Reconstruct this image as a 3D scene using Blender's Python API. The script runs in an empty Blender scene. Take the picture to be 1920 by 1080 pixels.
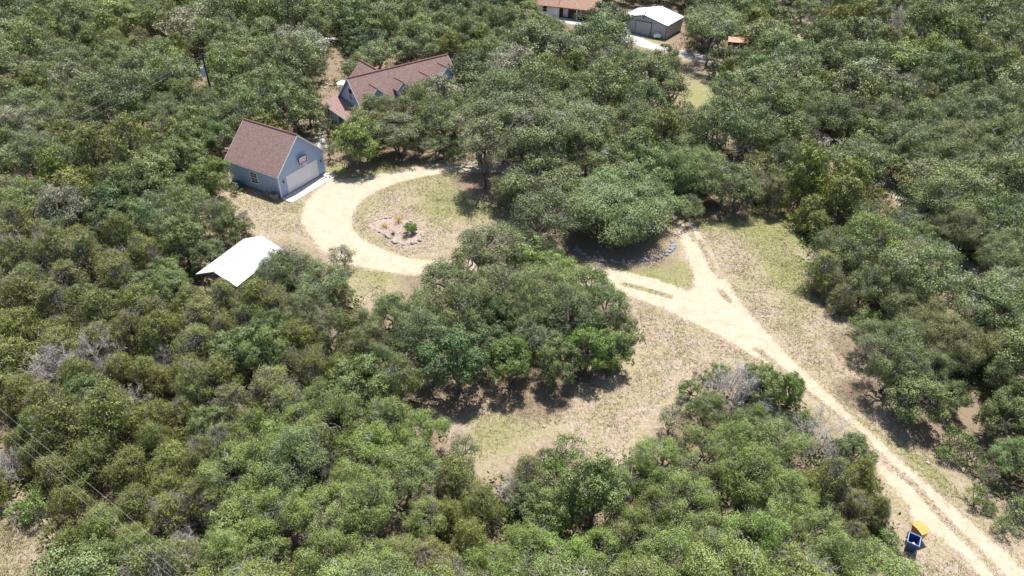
import bpy, bmesh, math, random
import numpy as np
from mathutils import Vector, Matrix, noise

# ------------------------------------------------------------------ camera, sky, sun, exposure
SC = bpy.context.scene
C = SC.collection
TH, CH, FPX, ROLL = 0.637, 40.956, 1350.28, 0.017
cam = bpy.data.cameras.new('camera'); camo = bpy.data.objects.new('camera', cam); C.objects.link(camo)
cam.sensor_width = 36.0; cam.lens = FPX / 1920 * 36.0; cam.clip_end = 6000
camo.matrix_world = Matrix.Translation((0, 0, CH)) @ Matrix.Rotation(math.pi/2 - TH, 4, 'X') @ Matrix.Rotation(ROLL, 4, 'Z')
SC.camera = camo
TOSUN = Vector((0.30, 1.12, 2.95)).normalized()
SUN_EL = math.asin(TOSUN.z); SUN_AZ = math.atan2(TOSUN.x, TOSUN.y)
W = bpy.data.worlds.new('World'); SC.world = W; W.use_nodes = True
wn = W.node_tree; bg = wn.nodes['Background']
sky = wn.nodes.new('ShaderNodeTexSky'); sky.sky_type = 'NISHITA'; sky.sun_disc = False
sky.sun_elevation = SUN_EL; sky.sun_rotation = SUN_AZ; sky.dust_density = 1.2; sky.air_density = 1.0
wn.links.new(sky.outputs[0], bg.inputs[0]); bg.inputs[1].default_value = 0.105
sl = bpy.data.lights.new('sun', 'SUN'); sl.energy = 5.0; sl.angle = math.radians(0.53); sl.color = (1.0, 0.965, 0.915)
slo = bpy.data.objects.new('sun', sl); C.objects.link(slo)
slo.rotation_euler = TOSUN.to_track_quat('Z', 'Y').to_euler(); slo.location = (0, 60, 80)
SC.view_settings.view_transform = 'Standard'; SC.view_settings.look = 'None'
SC.view_settings.exposure = 0.85; SC.view_settings.gamma = 1.0
SC.render.engine = 'CYCLES'
SC.cycles.max_bounces = 6; SC.cycles.diffuse_bounces = 3; SC.cycles.glossy_bounces = 2; SC.cycles.transmission_bounces = 3
SC.cycles.transparent_max_bounces = 4; SC.cycles.caustics_reflective = False; SC.cycles.caustics_refractive = False

# ------------------------------------------------------------------ pixel -> ground helpers (1920x1080 photo pixels)
FW = np.array([0, math.cos(TH), -math.sin(TH)]); UP = np.array([0, math.sin(TH), math.cos(TH)])
def gp(x, y, z=0.0):
    X = x-960; Y = y-540; c, s = math.cos(ROLL), math.sin(ROLL)
    a = c*X+s*Y; b = -s*X+c*Y
    d = np.array([a/FPX, FW[1]-b/FPX*UP[1], FW[2]-b/FPX*UP[2]])
    t = (CH-z)/-d[2]
    return np.array([d[0]*t, d[1]*t, z])
def proj(P):
    d = np.asarray(P, float)-np.array([0, 0, CH])
    D = d@FW; x = FPX*d[..., 0]/D; y = -FPX*(d@UP)/D
    c, s = math.cos(ROLL), math.sin(ROLL)
    return np.stack([960+c*x-s*y, 540+s*x+c*y], -1), D
def gpoly(pts): return np.array([gp(*p)[:2] for p in pts])

# ------------------------------------------------------------------ object helpers
def tag(o, label=None, cat=None, group=None, kind=None):
    if label: o['label'] = label
    if cat: o['category'] = cat
    if group: o['group'] = group
    if kind: o['kind'] = kind
    return o
def empty(name, loc, rz=0.0, label=None, cat=None, group=None):
    o = bpy.data.objects.new(name, None); C.objects.link(o); o.location = loc; o.rotation_euler = (0, 0, rz)
    o.empty_display_size = 0.3
    return tag(o, label, cat, group)
def np_mesh(name, verts, faces, mats, midx=None, attrs=None, smooth=False):
    me = bpy.data.meshes.new(name)
    verts = np.asarray(verts, np.float32); faces = np.asarray(faces, np.int32)
    k = faces.shape[1]; n = len(faces)
    me.vertices.add(len(verts)); me.vertices.foreach_set('co', verts.ravel())
    me.loops.add(n*k); me.loops.foreach_set('vertex_index', faces.ravel())
    me.polygons.add(n); me.polygons.foreach_set('loop_start', np.arange(0, n*k, k, dtype=np.int32))
    me.polygons.foreach_set('loop_total', np.full(n, k, np.int32))
    if midx is not None: me.polygons.foreach_set('material_index', np.asarray(midx, np.int32))
    me.polygons.foreach_set('use_smooth', np.full(n, smooth))
    for nm, arr in (attrs or {}).items():
        a = me.attributes.new(nm, 'FLOAT', 'POINT'); a.data.foreach_set('value', np.asarray(arr, np.float32))
    for m in mats: me.materials.append(m)
    me.update(calc_edges=True)
    return me
class MB:
    """collects shapes, builds ONE mesh object"""
    def __init__(s): s.bm = bmesh.new()
    def face(s, pts):
        return s.bm.faces.new([s.bm.verts.new(p) for p in pts])
    def box(s, x0, x1, y0, y1, z0, z1, bevel=0.0, M=None):
        r = bmesh.ops.create_cube(s.bm, size=1.0)
        vs = r['verts']
        for v in vs: v.co = Vector((x0+(v.co.x+.5)*(x1-x0), y0+(v.co.y+.5)*(y1-y0), z0+(v.co.z+.5)*(z1-z0)))
        if bevel:
            es = list({e for v in vs for e in v.link_edges})
            r2 = bmesh.ops.bevel(s.bm, geom=es, offset=bevel, segments=1, affect='EDGES')
            vs = list({v for f in r2['faces'] for v in f.verts} | {v for v in vs if v.is_valid})
        if M is not None:
            for v in vs: v.co = M @ v.co
        return s
    def prism(s, poly, y0, y1, axis='y'):
        """poly: list of (a,z) extruded along axis y (a=x) or x (a=y)"""
        f = lambda a, z, t: (a, t, z) if axis == 'y' else (t, a, z)
        A = [s.bm.verts.new(f(a, z, y0)) for a, z in poly]; B = [s.bm.verts.new(f(a, z, y1)) for a, z in poly]
        s.bm.faces.new(A); s.bm.faces.new(list(reversed(B)))
        n = len(poly)
        for i in range(n): s.bm.faces.new([A[i], B[i], B[(i+1) % n], A[(i+1) % n]])
        return s
    def slab(s, pts, t):
        """thin slab: top quad pts (list of 3D), thickness t downwards"""
        A = [s.bm.verts.new(p) for p in pts]; B = [s.bm.verts.new((p[0], p[1], p[2]-t)) for p in pts]
        s.bm.faces.new(A); s.bm.faces.new(list(reversed(B)))
        n = len(pts)
        for i in range(n): s.bm.faces.new([A[i], B[i], B[(i+1) % n], A[(i+1) % n]])
        return s
    def tube(s, path, radii, n=8):
        rings = []
        path = [Vector(p) for p in path]
        for i, p in enumerate(path):
            d = (path[min(i+1, len(path)-1)]-path[max(i-1, 0)]).normalized()
            q = d.to_track_quat('Z', 'Y')
            rings.append([s.bm.verts.new(p+q@Vector((math.cos(2*math.pi*k/n)*radii[i], math.sin(2*math.pi*k/n)*radii[i], 0))) for k in range(n)])
        for a, b in zip(rings, rings[1:]):
            for k in range(n): s.bm.faces.new([a[k], a[(k+1) % n], b[(k+1) % n], b[k]])
        s.bm.faces.new(list(reversed(rings[0]))); s.bm.faces.new(rings[-1])
        return s
    def build(s, name, mat, parent=None, smooth=False, loc=None, rz=None):
        bmesh.ops.recalc_face_normals(s.bm, faces=s.bm.faces)
        me = bpy.data.meshes.new(name); s.bm.to_mesh(me); s.bm.free()
        if smooth:
            for p in me.polygons: p.use_smooth = True
        me.materials.append(mat)
        o = bpy.data.objects.new(name, me); C.objects.link(o)
        if parent is not None: o.parent = parent
        if loc is not None: o.location = loc
        if rz is not None: o.rotation_euler = (0, 0, rz)
        return o

# ------------------------------------------------------------------ materials
class NT:
    def __init__(s, name):
        s.m = bpy.data.materials.new(name); s.m.use_nodes = True; s.t = s.m.node_tree
        s.b = s.t.nodes['Principled BSDF']; s.out = s.t.nodes['Material Output']
    def n(s, typ, **kw):
        nd = s.t.nodes.new(typ)
        for k, v in kw.items():
            if k.startswith('i_'):
                key = k[2:]; key = int(key) if key.isdigit() else key
                nd.inputs[key].default_value = v
            else: setattr(nd, k, v)
        return nd
    def l(s, a, b): s.t.links.new(a, b)
    def coord(s, kind='Object'): return s.n('ShaderNodeTexCoord').outputs[kind]
    def noise(s, vec, scale, detail=3, rough=.55, dist=0.0):
        nd = s.n('ShaderNodeTexNoise'); nd.inputs['Scale'].default_value = scale; nd.inputs['Detail'].default_value = detail
        nd.inputs['Roughness'].default_value = rough; nd.inputs['Distortion'].default_value = dist
        if vec is not None: s.l(vec, nd.inputs['Vector'])
        return nd.outputs['Fac']
    def math(s, op, a, b=None, c=None, clamp=False):
        nd = s.n('ShaderNodeMath', operation=op); nd.use_clamp = clamp
        for i, v in enumerate((a, b, c)):
            if v is None: continue
            if isinstance(v, (int, float)): nd.inputs[i].default_value = v
            else: s.l(v, nd.inputs[i])
        return nd.outputs[0]
    def sstep(s, v, a, b, lo=0.0, hi=1.0):
        nd = s.n('ShaderNodeMapRange', interpolation_type='SMOOTHSTEP')
        s.l(v, nd.inputs[0]); nd.inputs[1].default_value = a; nd.inputs[2].default_value = b
        nd.inputs[3].default_value = lo; nd.inputs[4].default_value = hi
        return nd.outputs[0]
    def mix(s, f, a, b, mode='MIX'):
        nd = s.n('ShaderNodeMix', data_type='RGBA', blend_type=mode)
        for i, v in ((0, f), (6, a), (7, b)):
            if isinstance(v, (int, float)): nd.inputs[i].default_value = v
            elif isinstance(v, tuple): nd.inputs[i].default_value = (*v, 1) if len(v) == 3 else v
            else: s.l(v, nd.inputs[i])
        return nd.outputs[2]
    def bump(s, h, strength=.4, dist=.05):
        nd = s.n('ShaderNodeBump'); nd.inputs['Strength'].default_value = strength; nd.inputs['Distance'].default_value = dist
        s.l(h, nd.inputs['Height']); s.l(nd.outputs[0], s.b.inputs['Normal'])
    def col(s, c):
        if isinstance(c, tuple): s.b.inputs['Base Color'].default_value = (*c, 1)
        else: s.l(c, s.b.inputs['Base Color'])
    def rough(s, r, spec=.5):
        s.b.inputs['Roughness'].default_value = r; s.b.inputs['Specular IOR Level'].default_value = spec

def simple(name, c, rough=.6, spec=.4, var=.12, scale=3.0, metal=0.0, bump=0.0):
    m = NT(name); co = m.coord()
    f = m.noise(co, scale, 4)
    d = tuple(x*(1-var) for x in c); u = tuple(min(1, x*(1+var)) for x in c)
    m.col(m.mix(f, d, u)); m.rough(rough, spec); m.b.inputs['Metallic'].default_value = metal
    if bump: m.bump(m.noise(co, scale*8, 3), bump, .02)
    return m.m

def mat_foliage():
    m = NT('foliage')
    oi = m.n('ShaderNodeObjectInfo')
    at = m.n('ShaderNodeAttribute', attribute_name='v')
    v = at.outputs['Fac']
    # per-leaf value and hue variation, plus slow drift through the crown
    co = m.coord('Object')
    nz = m.noise(co, 0.9, 2)
    hsv = m.n('ShaderNodeHueSaturation')
    m.l(oi.outputs['Color'], hsv.inputs['Color'])
    m.l(m.math('ADD', 0.463, m.math('MULTIPLY', m.math('ADD', v, nz), 0.022)), hsv.inputs['Hue'])
    m.l(m.math('SUBTRACT', 1.12, m.math('MULTIPLY', v, 0.25)), hsv.inputs['Saturation'])
    m.l(m.math('ADD', 0.62, m.math('ADD', m.math('MULTIPLY', v, 0.78), m.math('MULTIPLY', nz, 0.4))), hsv.inputs['Value'])
    c = hsv.outputs[0]
    m.l(c, m.b.inputs['Base Color']); m.rough(.52, .32)
    tr = m.n('ShaderNodeBsdfTranslucent'); m.l(m.mix(1.0, c, (1.0, 1.0, .55), 'MULTIPLY'), tr.inputs['Color'])
    mx = m.n('ShaderNodeMixShader'); mx.inputs[0].default_value = .13
    m.l(m.b.outputs[0], mx.inputs[1]); m.l(tr.outputs[0], mx.inputs[2]); m.l(mx.outputs[0], m.out.inputs['Surface'])
    return m.m
def mat_bark(name, a, b, rough=.9):
    m = NT(name); co = m.coord()
    f = m.noise(co, 5.0, 4); g = m.noise(co, 1.3, 2)
    m.col(m.mix(m.math('MULTIPLY', m.math('ADD', f, g), .5), a, b)); m.rough(rough, .2)
    m.bump(f, .6, .03)
    return m.m
def mat_shingle(name, base, dark):
    m = NT(name); co = m.coord('Object')
    sep = m.n('ShaderNodeSeparateXYZ'); m.l(co, sep.inputs[0])
    n1 = m.noise(co, 2.2, 4); n2 = m.noise(co, 26, 2); n3 = m.noise(co, .5, 2)
    row = m.math('FRACT', m.math('MULTIPLY', sep.outputs[2], 1/0.105))
    lip = m.sstep(row, 0.0, 0.22)
    vor = m.n('ShaderNodeTexVoronoi', feature='F1'); vor.inputs['Scale'].default_value = 9.0; m.l(co, vor.inputs['Vector'])
    vs = m.n('ShaderNodeSeparateColor'); m.l(vor.outputs['Color'], vs.inputs[0])
    f = m.math('ADD', m.math('MULTIPLY', n2, .5), m.math('MULTIPLY', vs.outputs[0], .5))
    c = m.mix(m.sstep(f, .25, .75), dark, base)
    c = m.mix(m.math('MULTIPLY', n3, .35), c, tuple(x*.78 for x in base))
    c = m.mix(m.math('MULTIPLY', m.math('SUBTRACT', 1.0, lip), .45), c, tuple(x*.4 for x in dark))
    m.col(c); m.rough(.92, .2); m.bump(m.math('ADD', lip, m.math('MULTIPLY', n2, .6)), .5, .015)
    return m.m
def mat_siding(name, base):
    m = NT(name); co = m.coord('Object')
    sep = m.n('ShaderNodeSeparateXYZ'); m.l(co, sep.inputs[0])
    row = m.math('FRACT', m.math('MULTIPLY', sep.outputs[2], 1/0.165))
    lip = m.sstep(row, 0.0, 0.16)
    n1 = m.noise(co, 1.2, 4); n2 = m.noise(co, 14, 2)
    c = m.mix(m.math('MULTIPLY', n1, .5), base, tuple(x*.78 for x in base))
    c = m.mix(m.math('MULTIPLY', m.math('SUBTRACT', 1.0, lip), .55), c, tuple(x*.35 for x in base))
    # dirt splash near the ground
    dirt = m.sstep(m.math('ADD', sep.outputs[2], m.math('MULTIPLY', n1, .3)), .15, .55)
    c = m.mix(m.math('MULTIPLY', m.math('SUBTRACT', 1.0, dirt), .4), c, (.16, .15, .13))
    m.col(c); m.rough(.62, .35); m.bump(m.math('ADD', row, m.math('MULTIPLY', n2, .15)), .6, .02)
    return m.m
def mat_metalsheet(name, base, pitch=.3, axis=0, rough=.5):
    m = NT(name); co = m.coord('Object')
    sep = m.n('ShaderNodeSeparateXYZ'); m.l(co, sep.inputs[0])
    row = m.math('FRACT', m.math('MULTIPLY', sep.outputs[axis], 1/pitch))
    rib = m.math('SUBTRACT', m.sstep(row, .0, .1), m.sstep(row, .14, .24))
    n1 = m.noise(co, .8, 4)
    c = m.mix(m.math('MULTIPLY', n1, .3), base, tuple(x*.8 for x in base))
    c = m.mix(m.math('MULTIPLY', rib, .3), c, tuple(x*.6 for x in base))
    m.col(c); m.rough(rough, .5); m.bump(rib, .6, .03)
    return m.m
def mat_ground(name='ground_cover'):
    """one material for open ground: dry grass, green grass, bare dirt, leaf litter and caliche gravel,
    mixed by fields stored on the mesh"""
    m = NT(name); co = m.coord('Object')
    A = lambda n: m.n('ShaderNodeAttribute', attribute_name=n).outputs['Fac']
    nb = m.noise(co, .33, 4, .6); nm = m.noise(co, 1.1, 5, .6, .6); nf = m.noise(co, 4.5, 4, .65); nff = m.noise(co, 17, 3, .7)
    nl = m.noise(co, 2.3, 4, .7, 1.0)
    # dry grass
    dry = m.mix(m.sstep(nf, .3, .7), (.19, .16, .092), (.32, .275, .175))
    bare = m.mix(m.sstep(nf, .3, .7), (.24, .185, .14), (.36, .285, .225))
    base = m.mix(m.sstep(m.math('ADD', m.math('MULTIPLY', nm, .6), m.math('MULTIPLY', nb, .4)), .44, .56), dry, bare)
    grn = m.mix(m.sstep(nf, .3, .72), (.13, .14, .048), (.235, .235, .095))
    gf = m.sstep(m.math('ADD', A('green'), m.math('ADD', m.math('MULTIPLY', m.math('SUBTRACT', nm, .5), 1.5), m.math('MULTIPLY', m.math('SUBTRACT', nf, .5), .9))), .35, .85)
    base = m.mix(m.math('MULTIPLY', gf, .85), base, grn)
    # small dark weeds
    wd = m.sstep(m.math('ADD', nff, m.math('MULTIPLY', nl, .5)), .86, .98)
    base = m.mix(m.math('MULTIPLY', wd, .35), base, (.14, .15, .055))
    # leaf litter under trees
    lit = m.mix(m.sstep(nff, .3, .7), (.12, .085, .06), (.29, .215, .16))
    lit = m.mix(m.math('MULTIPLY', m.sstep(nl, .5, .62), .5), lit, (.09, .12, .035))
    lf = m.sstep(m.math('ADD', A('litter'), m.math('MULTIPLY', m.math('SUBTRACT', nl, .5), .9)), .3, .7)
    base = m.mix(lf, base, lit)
    # caliche drive
    grav = m.mix(m.sstep(m.math('ADD', m.math('MULTIPLY', nf, .5), m.math('MULTIPLY', nm, .5)), .35, .65), (.31, .255, .18), (.43, .365, .275))
    grav = m.mix(m.math('MULTIPLY', m.sstep(nff, .35, .8), .35), grav, (.48, .42, .33))
    grav = m.mix(m.math('MULTIPLY', m.sstep(m.noise(co, 7, 5, .8), .62, .72), .5), grav, (.27, .22, .16))
    strip = m.math('MULTIPLY', A('strip'), m.sstep(m.math('ADD', m.math('MULTIPLY', nl, .6), m.math('MULTIPLY', nff, .4)), .28, .48))
    gm = m.math('SUBTRACT', A('gravel'), m.math('MULTIPLY', strip, .85))
    g2 = m.sstep(m.math('ADD', gm, m.math('ADD', m.math('MULTIPLY', m.math('SUBTRACT', nl, .5), 1.8), m.math('MULTIPLY', m.math('SUBTRACT', nff, .5), 1.2))), .36, .62)
    c = m.mix(g2, base, grav)
    m.col(c); m.rough(.95, .15)
    m.bump(m.math('ADD', m.math('MULTIPLY', nff, .7), m.math('MULTIPLY', nf, 1.0)), .55, .08)
    return m.m

M = {}
M['foliage'] = mat_foliage()
M['bark'] = mat_bark('bark', (.10, .085, .07), (.27, .24, .21))
M['deadwood'] = mat_bark('dead_wood', (.30, .27, .25), (.55, .51, .48))
M['twig'] = mat_bark('grey_twig', (.17, .15, .13), (.36, .33, .30))
M['ground'] = mat_ground()
M['roof'] = mat_shingle('brown_shingles', (.285, .19, .168), (.175, .112, .10))
M['roof_far'] = mat_shingle('orange_brown_shingles', (.37, .235, .17), (.23, .14, .10))
M['ridge'] = simple('ridge_cap', (.20, .095, .08), .9, .2, .2, 6)
M['blue'] = mat_siding('blue_siding', (.39, .49, .68))
M['greyblue'] = mat_siding('grey_blue_siding', (.30, .36, .44))
M['white'] = simple('white_paint', (.78, .78, .80), .5, .4, .05)
M['offwhite'] = simple('door_paint', (.80, .77, .79), .5, .4, .05)
M['black'] = simple('black_paint', (.02, .022, .03), .5)
M['dark'] = simple('dark_opening', (.03, .03, .035), .8)
M['concrete'] = simple('concrete', (.46, .42, .385), .9, .2, .15, 1.5, bump=.2)
M['foundation'] = simple('foundation', (.22, .20, .18), .9, .2, .2)
M['wood'] = simple('weathered_wood', (.27, .22, .18), .9, .2, .3, 5)
M['pole'] = simple('creosote_pole', (.055, .045, .045), .9, .2, .3, 5)
M['steel'] = simple('grey_steel', (.42, .46, .55), .4, .5, .06, metal=.2)
M['wire'] = simple('aluminium_wire', (.36, .36, .37), .45, .5, .05, metal=.4)
M['whiteroof'] = mat_metalsheet('white_metal_roof', (.50, .51, .53), .3, 1, .35)
M['shoproof'] = mat_metalsheet('pale_metal_roof', (.56, .56, .57), .3, 1, .4)
M['shopwall'] = mat_metalsheet('grey_metal_wall', (.40, .39, .42), .3, 0, .5)
M['trimdark'] = simple('dark_trim', (.07, .07, .09), .6)
M['rust'] = simple('rusty_sheet', (.50, .24, .17), .8, .2, .45, 1.4)
M['navy'] = simple('dark_blue_paint', (.07, .09, .15), .7)
M['brick'] = simple('red_brick', (.13, .07, .06), .9, .2, .35, 7)
M['stone'] = simple('limestone', (.30, .265, .24), .9, .2, .3, 4, bump=.5)
M['stonegrey'] = simple('grey_limestone', (.25, .245, .26), .9, .2, .4, 4, bump=.5)
M['soil'] = simple('pink_soil', (.32, .245, .205), .95, .1, .2, 2.5, bump=.4)
M['orange'] = simple('orange_plastic', (.56, .225, .045), .45, .45, .10, 2)
M['bluecart'] = simple('blue_plastic', (.03, .065, .19), .4, .45, .15, 3)
M['cartrim'] = simple('pale_blue_plastic', (.15, .25, .42), .4, .45, .1, 3)
M['paper'] = simple('paper_waste', (.70, .70, .72), .7, .3, .1)
M['rim'] = simple('orange_red_rim', (.75, .16, .10), .5)
M['galv'] = simple('galvanised_tub', (.20, .24, .30), .5, .5, .15, metal=.3)
g = NT('window_glass'); g.col((.02, .025, .03)); g.rough(.08, .6); M['glass'] = g.m
g = NT('asphalt_lane'); co = g.coord(); g.col(g.mix(g.noise(co, 1.5, 4), (.30, .28, .26), (.44, .42, .40))); g.rough(.9, .2); g.bump(g.noise(co, 12, 3), .3, .03); M['lane'] = g.m

# ------------------------------------------------------------------ traced ground outlines (photo pixels, put on the ground plane)
OUTER = [(618, 338), (666, 335), (720, 325), (785, 312), (830, 307), (874, 303), (920, 301), (1000, 303), (1060, 307), (1110, 314), (1180, 336), (1240, 362), (1275, 385),
         (1292, 402), (1306, 430), (1326, 462), (1342, 492), (1357, 520), (1372, 546), (1388, 570), (1412, 597), (1450, 640), (1500, 690), (1550, 737), (1600, 786),
         (1650, 828), (1702, 877), (1752, 922), (1802, 966), (1852, 1010), (1905, 1056), (1990, 1130), (2100, 1225),
         (1990, 1225), (1900, 1140), (1842, 1080), (1802, 1040), (1764, 1006), (1716, 985), (1706, 950), (1676, 915), (1652, 888), (1636, 850), (1602, 816), (1560, 784), (1500, 737), (1452, 697),
         (1420, 672), (1380, 646), (1335, 621), (1290, 599), (1240, 576), (1200, 561), (1170, 552), (1150, 546), (1050, 531), (950, 521), (870, 517), (780, 515), (728, 509),
         (690, 503), (640, 490), (625, 479), (603, 468), (590, 450), (576, 432), (566, 414), (568, 396), (577, 376), (600, 352)]
ISLAND = [(874, 322), (844, 323), (800, 329), (755, 339), (711, 355), (680, 374), (664, 391), (657, 410), (660, 430), (675, 446), (700, 461), (730, 473), (768, 485), (800, 489), (870, 489),
          (950, 491), (1050, 497), (1150, 506), (1180, 512), (1225, 522), (1260, 535), (1288, 547), (1304, 541), (1303, 520), (1296, 495), (1282, 462), (1268, 432), (1254, 404),
          (1230, 384), (1180, 362), (1120, 337), (1060, 328), (1000, 324), (920, 322)]
STRIPS = [[(1270, 395), (1290, 425), (1302, 452)], [(1312, 452), (1322, 475), (1334, 500), (1350, 520)], [(1350, 545), (1368, 565)], [(1170, 533), (1210, 543), (1255, 556)],
          [(1420, 655), (1450, 680), (1478, 706), (1510, 733), (1540, 757), (1572, 782), (1600, 806), (1630, 832)],
          [(1642, 848), (1670, 877), (1693, 893), (1715, 911), (1738, 936), (1757, 960), (1800, 1002), (1845, 1047), (1880, 1085)]]
GREENS = [(760, 362, 3.5, .25), (850, 350, 4, .35), (880, 400, 5, .45), (800, 395, 4, .4), (700, 400, 3, .3), (690, 455, 2.5, .3), (1330, 400, 5, .45), (1420, 420, 5, .4), (1400, 395, 4, .5), (1480, 430, 3.5, .5), (1460, 490, 4, .55), (1480, 540, 4, .5),
          (1500, 590, 3, .35), (1390, 540, 3, .2), (1250, 530, 3, .45), (1200, 515, 3, .45), (1270, 500, 2, .4), (690, 540, 5, .45), (500, 375, 3, .5), (560, 390, 2, .5), (480, 410, 3, .2), (640, 325, 2, .3), (650, 300, 5, .6), (720, 300, 4, .7), (800, 295, 3, .4),
          (950, 800, 3, .4), (1050, 790, 3, .3), (900, 830, 2.5, .4), (1540, 780, 2, .3), (1640, 800, 3, .3), (1700, 840, 2.5, .5), (1760, 900, 2, .4), (620, 140, 5, .7), (1280, 35, 8, .6),
          (1380, 60, 6, .6), (1210, 78, 5, .6), (1300, 160, 9, .5), (630, 90, 8, .6), (660, 60, 6, .5), (640, 150, 6, .6), (1350, 50, 12, .6), (1250, 45, 8, .6), (1430, 60, 8, .5), (1320, 190, 5, .4), (840, 2, 10, .6), (1230, 590, 2, .1), (1050, 560, 2, .3), (960, 370, 6, .3), (1090, 330, 3, .3), (30, 1040, 6, .22), (1460, 40, 8, .05)]
BARES = [(1330, 470, 3), (1370, 500, 3), (1420, 560, 3), (1260, 640, 4), (1180, 800, 4), (1200, 740, 4), (840, 450, 4), (760, 380, 2.5), (520, 400, 4), (740, 430, 3), (1140, 870, 4), (1580, 640, 4), (1660, 790, 3), (1740, 800, 4), (1700, 940, 2)]
LITTERS = [(795, 283, 4.0), (760, 290, 3), (1170, 455, 6.5), (960, 345, 6), (900, 340, 4), (1110, 300, 5), (690, 262, 4), (1340, 395, 3), (1600, 650, 2.5), (1610, 740, 2.5), (850, 730, 4), (1000, 735, 4), (1760, 800, 4), (1780, 770, 4)]
CARTS = [(1688, 962), (1765, 962), (1770, 1035), (1700, 1048)]
CLEAR = [[(430, 368), (500, 366), (560, 378), (612, 335), (625, 322), (640, 320), (735, 314), (800, 300), (860, 292), (868, 318), (862, 345), (880, 385), (940, 395), (972, 405), (975, 425), (880, 425), (850, 440), (842, 468), (770, 478), (722, 515), (725, 560), (700, 568), (660, 555),
          (662, 515), (620, 470), (590, 455), (560, 440), (500, 440), (486, 420), (462, 398)],
         [(1300, 388), (1400, 392), (1470, 402), (1500, 450), (1500, 510), (1555, 565), (1592, 620), (1600, 680), (1645, 735), (1665, 770), (1715, 822), (1750, 830), (1760, 880), (1840, 960), (1905, 1030), (1960, 1080), (1980, 1240), (1860, 1200), (1760, 1120), (1700, 1050),
          (1740, 1035), (1690, 990), (1700, 950), (1660, 895), (1655, 840), (1570, 785), (1490, 722), (1440, 685), (1370, 670), (1300, 700), (1250, 745), (1200, 790), (1180, 830), (1140, 880), (1105, 850), (1080, 800), (1040, 795), (960, 830), (900, 870), (890, 815),
          (830, 760), (780, 720), (880, 735), (1000, 745), (1120, 720), (1200, 690), (1205, 620), (1190, 570), (1150, 545), (1150, 508), (1225, 515), (1290, 532), (1290, 470), (1270, 420)],
         [(-40, 965), (60, 962), (85, 1010), (105, 1100), (-40, 1100)],
         [(1430, -10), (1475, 10), (1520, 30), (1545, 45), (1540, 62), (1500, 78), (1485, 60), (1500, 42), (1440, 25)],
         [(1283, 140), (1335, 138), (1350, 160), (1345, 175), (1320, 205), (1298, 205)],
         [(1370, 50), (1395, 52), (1400, 70), (1370, 68)], [(1225, 62), (1240, 76), (1205, 84), (1190, 72)],
         [(1160, 60), (1200, 66), (1240, 80), (1235, 92), (1180, 80)], [(1260, 95), (1345, 118), (1340, 124), (1260, 105)],
         [(1540, 266), (1580, 283), (1576, 292), (1545, 282)], [(1648, 338), (1680, 348), (1715, 366), (1705, 380), (1680, 360)], [(1775, 488), (1800, 495), (1835, 530), (1840, 548), (1810, 530)],
         [(800, 0), (840, 0), (838, 8), (800, 6)], [(612, 72), (652, 70), (660, 95), (640, 108), (615, 100)],
         # buildings as seen
         [(418, 215), (460, 215), (575, 240), (640, 290), (618, 340), (530, 390), (440, 365), (415, 300)],
         [(366, 512), (466, 444), (500, 444), (470, 500), (444, 548)], [(600, 145), (655, 135), (700, 112), (830, 106), (850, 130), (790, 160), (735, 175), (690, 205), (665, 225), (600, 200)],
         [(1155, 5), (1240, 5), (1285, 25), (1285, 45), (1240, 66), (1165, 70)], [(995, -10), (1120, -10), (1125, 42), (1160, 60), (1130, 58), (1035, 36)],
         CARTS, [(1105, 452), (1265, 436), (1292, 500), (1220, 520), (1150, 512), (1100, 492)], [(1360, 68), (1405, 74), (1398, 102), (1360, 100)], [(372, 95), (388, 95), (392, 150), (374, 150)], [(585, 250), (640, 245), (650, 320), (600, 330)]]

OPEN_GROUND = CLEAR[:13]
def seg_dist(P, poly, closed=True):
    A = np.array(poly); B = np.roll(A, -1, 0) if closed else A[1:]
    if not closed: A = A[:-1]
    D = np.full(len(P), 1e9)
    for a, b in zip(A, B):
        ab = b-a; t = np.clip(((P-a)@ab)/max(ab@ab, 1e-9), 0, 1)
        D = np.minimum(D, np.hypot(*(P-a-t[:, None]*ab).T))
    return D
def inside(P, poly):
    A = np.array(poly, float); P = np.asarray(P, float); x, y = P[:, 0], P[:, 1]; r = np.zeros(len(P), bool)
    j = len(A)-1
    for i in range(len(A)):
        xi, yi = A[i]; xj, yj = A[j]
        c = ((yi > y) != (yj > y)) & (x < (xj-xi)*(y-yi)/((yj-yi) if yj != yi else 1e-9)+xi)
        r ^= c; j = i
    return r
def sdist(P, poly): return np.where(inside(P, poly), 1, -1)*seg_dist(P, poly)

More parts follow.
